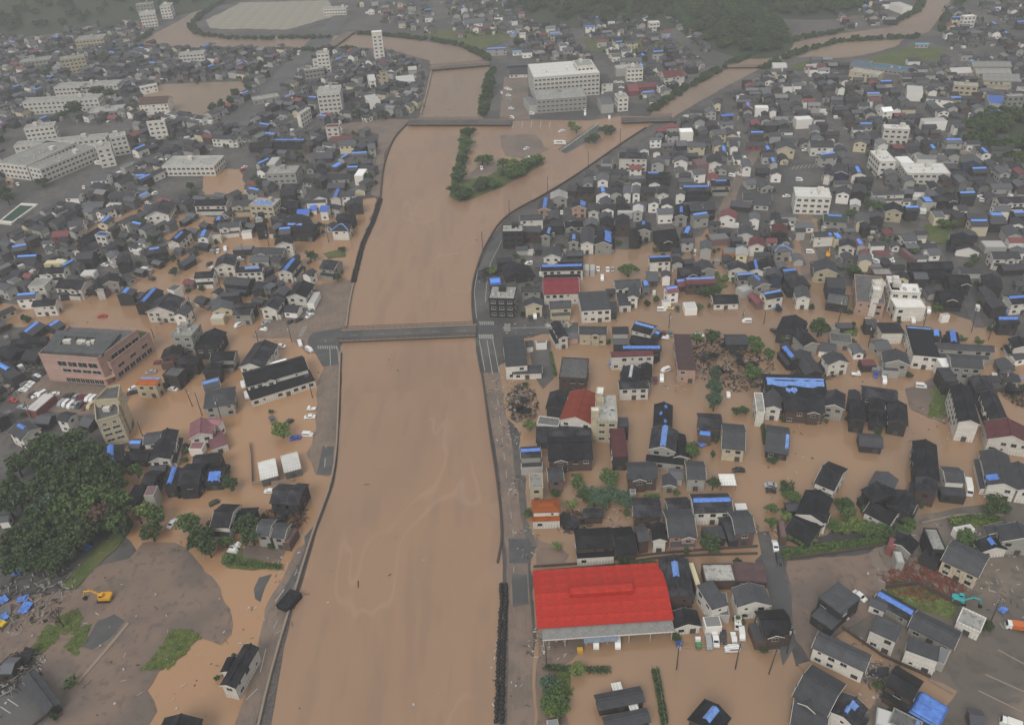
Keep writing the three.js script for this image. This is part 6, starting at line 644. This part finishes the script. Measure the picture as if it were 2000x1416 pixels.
ruin(1425, 705, 17, 19, 3, [[0, 420], [1, 120], [2, 40]], 'large burnt looking black ruin beside the maroon roofed long building', 9); ruin(1020, 785, 6, 12, 2.6, [[0, 120], [1, 60], [2, 70]], 'collapsed grey wooden house along the right bank road', 4); ruin(552, 1010, 8, 6, 3, [[1, 160], [3, 40], [0, 60]], 'ruined brown house with bare rafters by the left river wall', 3); ruin(1118, 1016, 6, 5, 1.6, [[0, 90], [1, 50]], 'dark collapsed roof heap right of the orange roofed house', 3); ruin(30, 730, 12, 16, 2.2, [[0, 160], [2, 90]], 'collapsed grey houses at the left edge by the parking lot', 5); ruin(1590, 725, 9, 7, 1.8, [[0, 120], [1, 40]], 'collapsed dark house behind the long tarped roof', 4); ruin(30, 1310, 7, 7, 2, [[0, 110], [2, 60]], 'wrecked dark house in the lower left corner', 3); ruin(1985, 765, 5, 9, 2, [[0, 90], [1, 60]], 'wrecked house at the right edge below the black gable', 3); ruin(1740, 1330, 6, 6, 1.6, [[1, 70], [2, 60]], 'splintered annex beside the long grey house', 2, 'd'); ruin(60, 1160, 12, 14, 1, [[0, 100], [2, 140]], 'scattered gravestones and scrap with blue sheets at the left edge', 1, 'g'); ruin(960, 535, 7, 8, 2, [[0, 90], [1, 40]], 'tumbled black roof beside the bend of the bank road', 4); ruin(1090, 632, 6, 2.5, 0.8, [[4, 90], [2, 60]], 'heap of pale scrap left of the tan house by the side street', 0); ruin(1810, 1132, 12, 7, 1.0, [[3, 380], [1, 60]], 'spread of red rubble beside the turquoise excavator', 0); ruin(100, 455, 14, 9, 1.4, [[0, 120], [2, 60]], 'grey wreckage among the houses on the far left', 3);
const sheets = [[37, 1118, 2.4], [6, 1174, 2], [45, 1173, 2], [50, 1190, 2.6], [3, 1210, 2.2], [170, 1072, 1.8], [48, 1064, 1.6], [1958, 1195, 1.5], [1942, 750, 2], [1990, 742, 1.5], [1960, 610, 3], [1202, 715, 3], [1466, 580, 2], [1520, 605, 2.2], [1372, 870, 2]];
for (const [x, y, r] of sheets) { const g = new THREE.PlaneGeometry(r * 1.6, r * 1.2, 6, 6); g.rotateX(-Math.PI / 2); const p = g.attributes.position, u = g.attributes.uv; for (let i = 0; i < p.count; i++) { p.setY(i, 0.5 + 0.7 * fbm(p.getX(i) + 30 + x, p.getZ(i) + 30, 4096, 2)); p.setX(i, p.getX(i) * rr(0.85, 1.15)); u.setXY(i, p.getX(i), p.getZ(i)); } g.computeVertexNormals(); const m = mesh('tarp_sheet', g, mTarp); m.position.copy(G(x, y)); m.rotation.y = rr(0, 3); put(m); tagLater(m, 'crumpled blue sheet lying loose', 'tarp', 'loose blue sheets'); }
// flotsam: uncountable scraps on the water and verges
{ const spots = [[1210, 1015, 12, 26], [1240, 1025, 8, 14], [1170, 1025, 9, 40], [1300, 1015, 10, 10], [1500, 1040, 4, 20], [1560, 960, 16, 18], [1330, 745, 8, 18], [1240, 640, 14, 8], [1770, 850, 14, 14], [1740, 735, 12, 16], [985, 770, 9, 60], [992, 850, 5, 30], [1010, 950, 4, 24], [1030, 1060, 5, 20], [1048, 1255, 4, 30], [1080, 1262, 4, 16], [995, 1300, 7, 10], [1000, 1380, 6, 8], [200, 1290, 40, 30], [330, 1180, 30, 14], [110, 1250, 20, 16], [400, 1265, 14, 16], [560, 1105, 5, 16], [545, 1180, 10, 14], [870, 700, 60, 14], [760, 900, 60, 16], [800, 1200, 80, 12], [870, 500, 60, 10], [1720, 1290, 8, 40], [1700, 1340, 8, 20], [1950, 1150, 14, 60], [1930, 1090, 16, 40], [1790, 1120, 14, 40], [580, 640, 14, 12], [260, 640, 20, 12], [160, 620, 14, 8], [740, 690, 30, 6], [880, 222, 16, 30], [1560, 860, 10, 6], [1840, 820, 8, 24], [215, 862, 5, 20], [330, 770, 30, 10], [470, 1390, 20, 6], [1640, 1000, 10, 12], [1010, 655, 8, 30], [560, 600, 14, 14]];
  for (const [mi, f, nm] of [[4, 0.55, 'pale'], [1, 0.45, 'brown']]) { const parts = []; for (const [x, y, r, n] of spots) { const c = G(x, y); for (let i = 0; i < Math.round(n * f); i++) { const g = pick(plankG).clone(); const k = rr(0.2, 0.6); g.scale(k, rr(0.6, 1.6), k * rr(0.7, 1.6)); g.rotateY(rr(0, 6.28)); const a = rr(0, 6.28), q = Math.sqrt(rnd()) * r; g.translate(c.x + Math.cos(a) * q, 0.16 + rr(0, 0.12), c.z + Math.sin(a) * q * 1.3); parts.push(g); } } const m = mesh('flotsam', mergeGeometries(parts), scrapMats[mi]); put(m, 'stuff'); tag(m, nm + ' scraps of floating wood and litter', 'debris'); } }
{ const l = mesh('drift_log', tube(V(0, 0.1, 0), V(0.4, 0.2, 2.6), 0.16, 0.1, 7), barkMat); l.position.copy(G(699, 1135)); put(l); tag(l, 'thin dark log drifting on the river', 'log'); }
{ const fl = mesh('overturned_boat', profile([[-1.6, 0.1], [-1.3, 0.9], [0, 1.2], [1.3, 0.9], [1.7, 0.1]], 1.6, 0.2), M({ color: new THREE.Color(0x39402f), roughness: 0.5 })); fl.position.copy(G(418, 984)); fl.rotation.y = 0.6; put(fl); tag(fl, 'dark overturned hull floating near the black house', 'boat'); const sl = mesh('fallen_shed', mergeGeometries([box(4.2, 1.6, 6.4, 0, 0.8, 0), box(4.4, 0.2, 6.6, 0, 1.7, 0)]), roofMat('k', false, 0)); sl.position.copy(G(565, 1174, 1)).setY(0); sl.rotation.y = -0.5; sl.rotation.z = 0.08; put(sl); tag(sl, 'black shed washed onto the left bank road', 'shed'); }
flushLabels();
0 && scene.children.slice(250).filter((o, i) => i % 23 === 0).forEach(o => console.log(o.name, '|', o.userData.label));
scene.traverse(o => { if (o.isMesh) { o.castShadow = true; o.receiveShadow = true; } });
renderer.render(scene, camera);
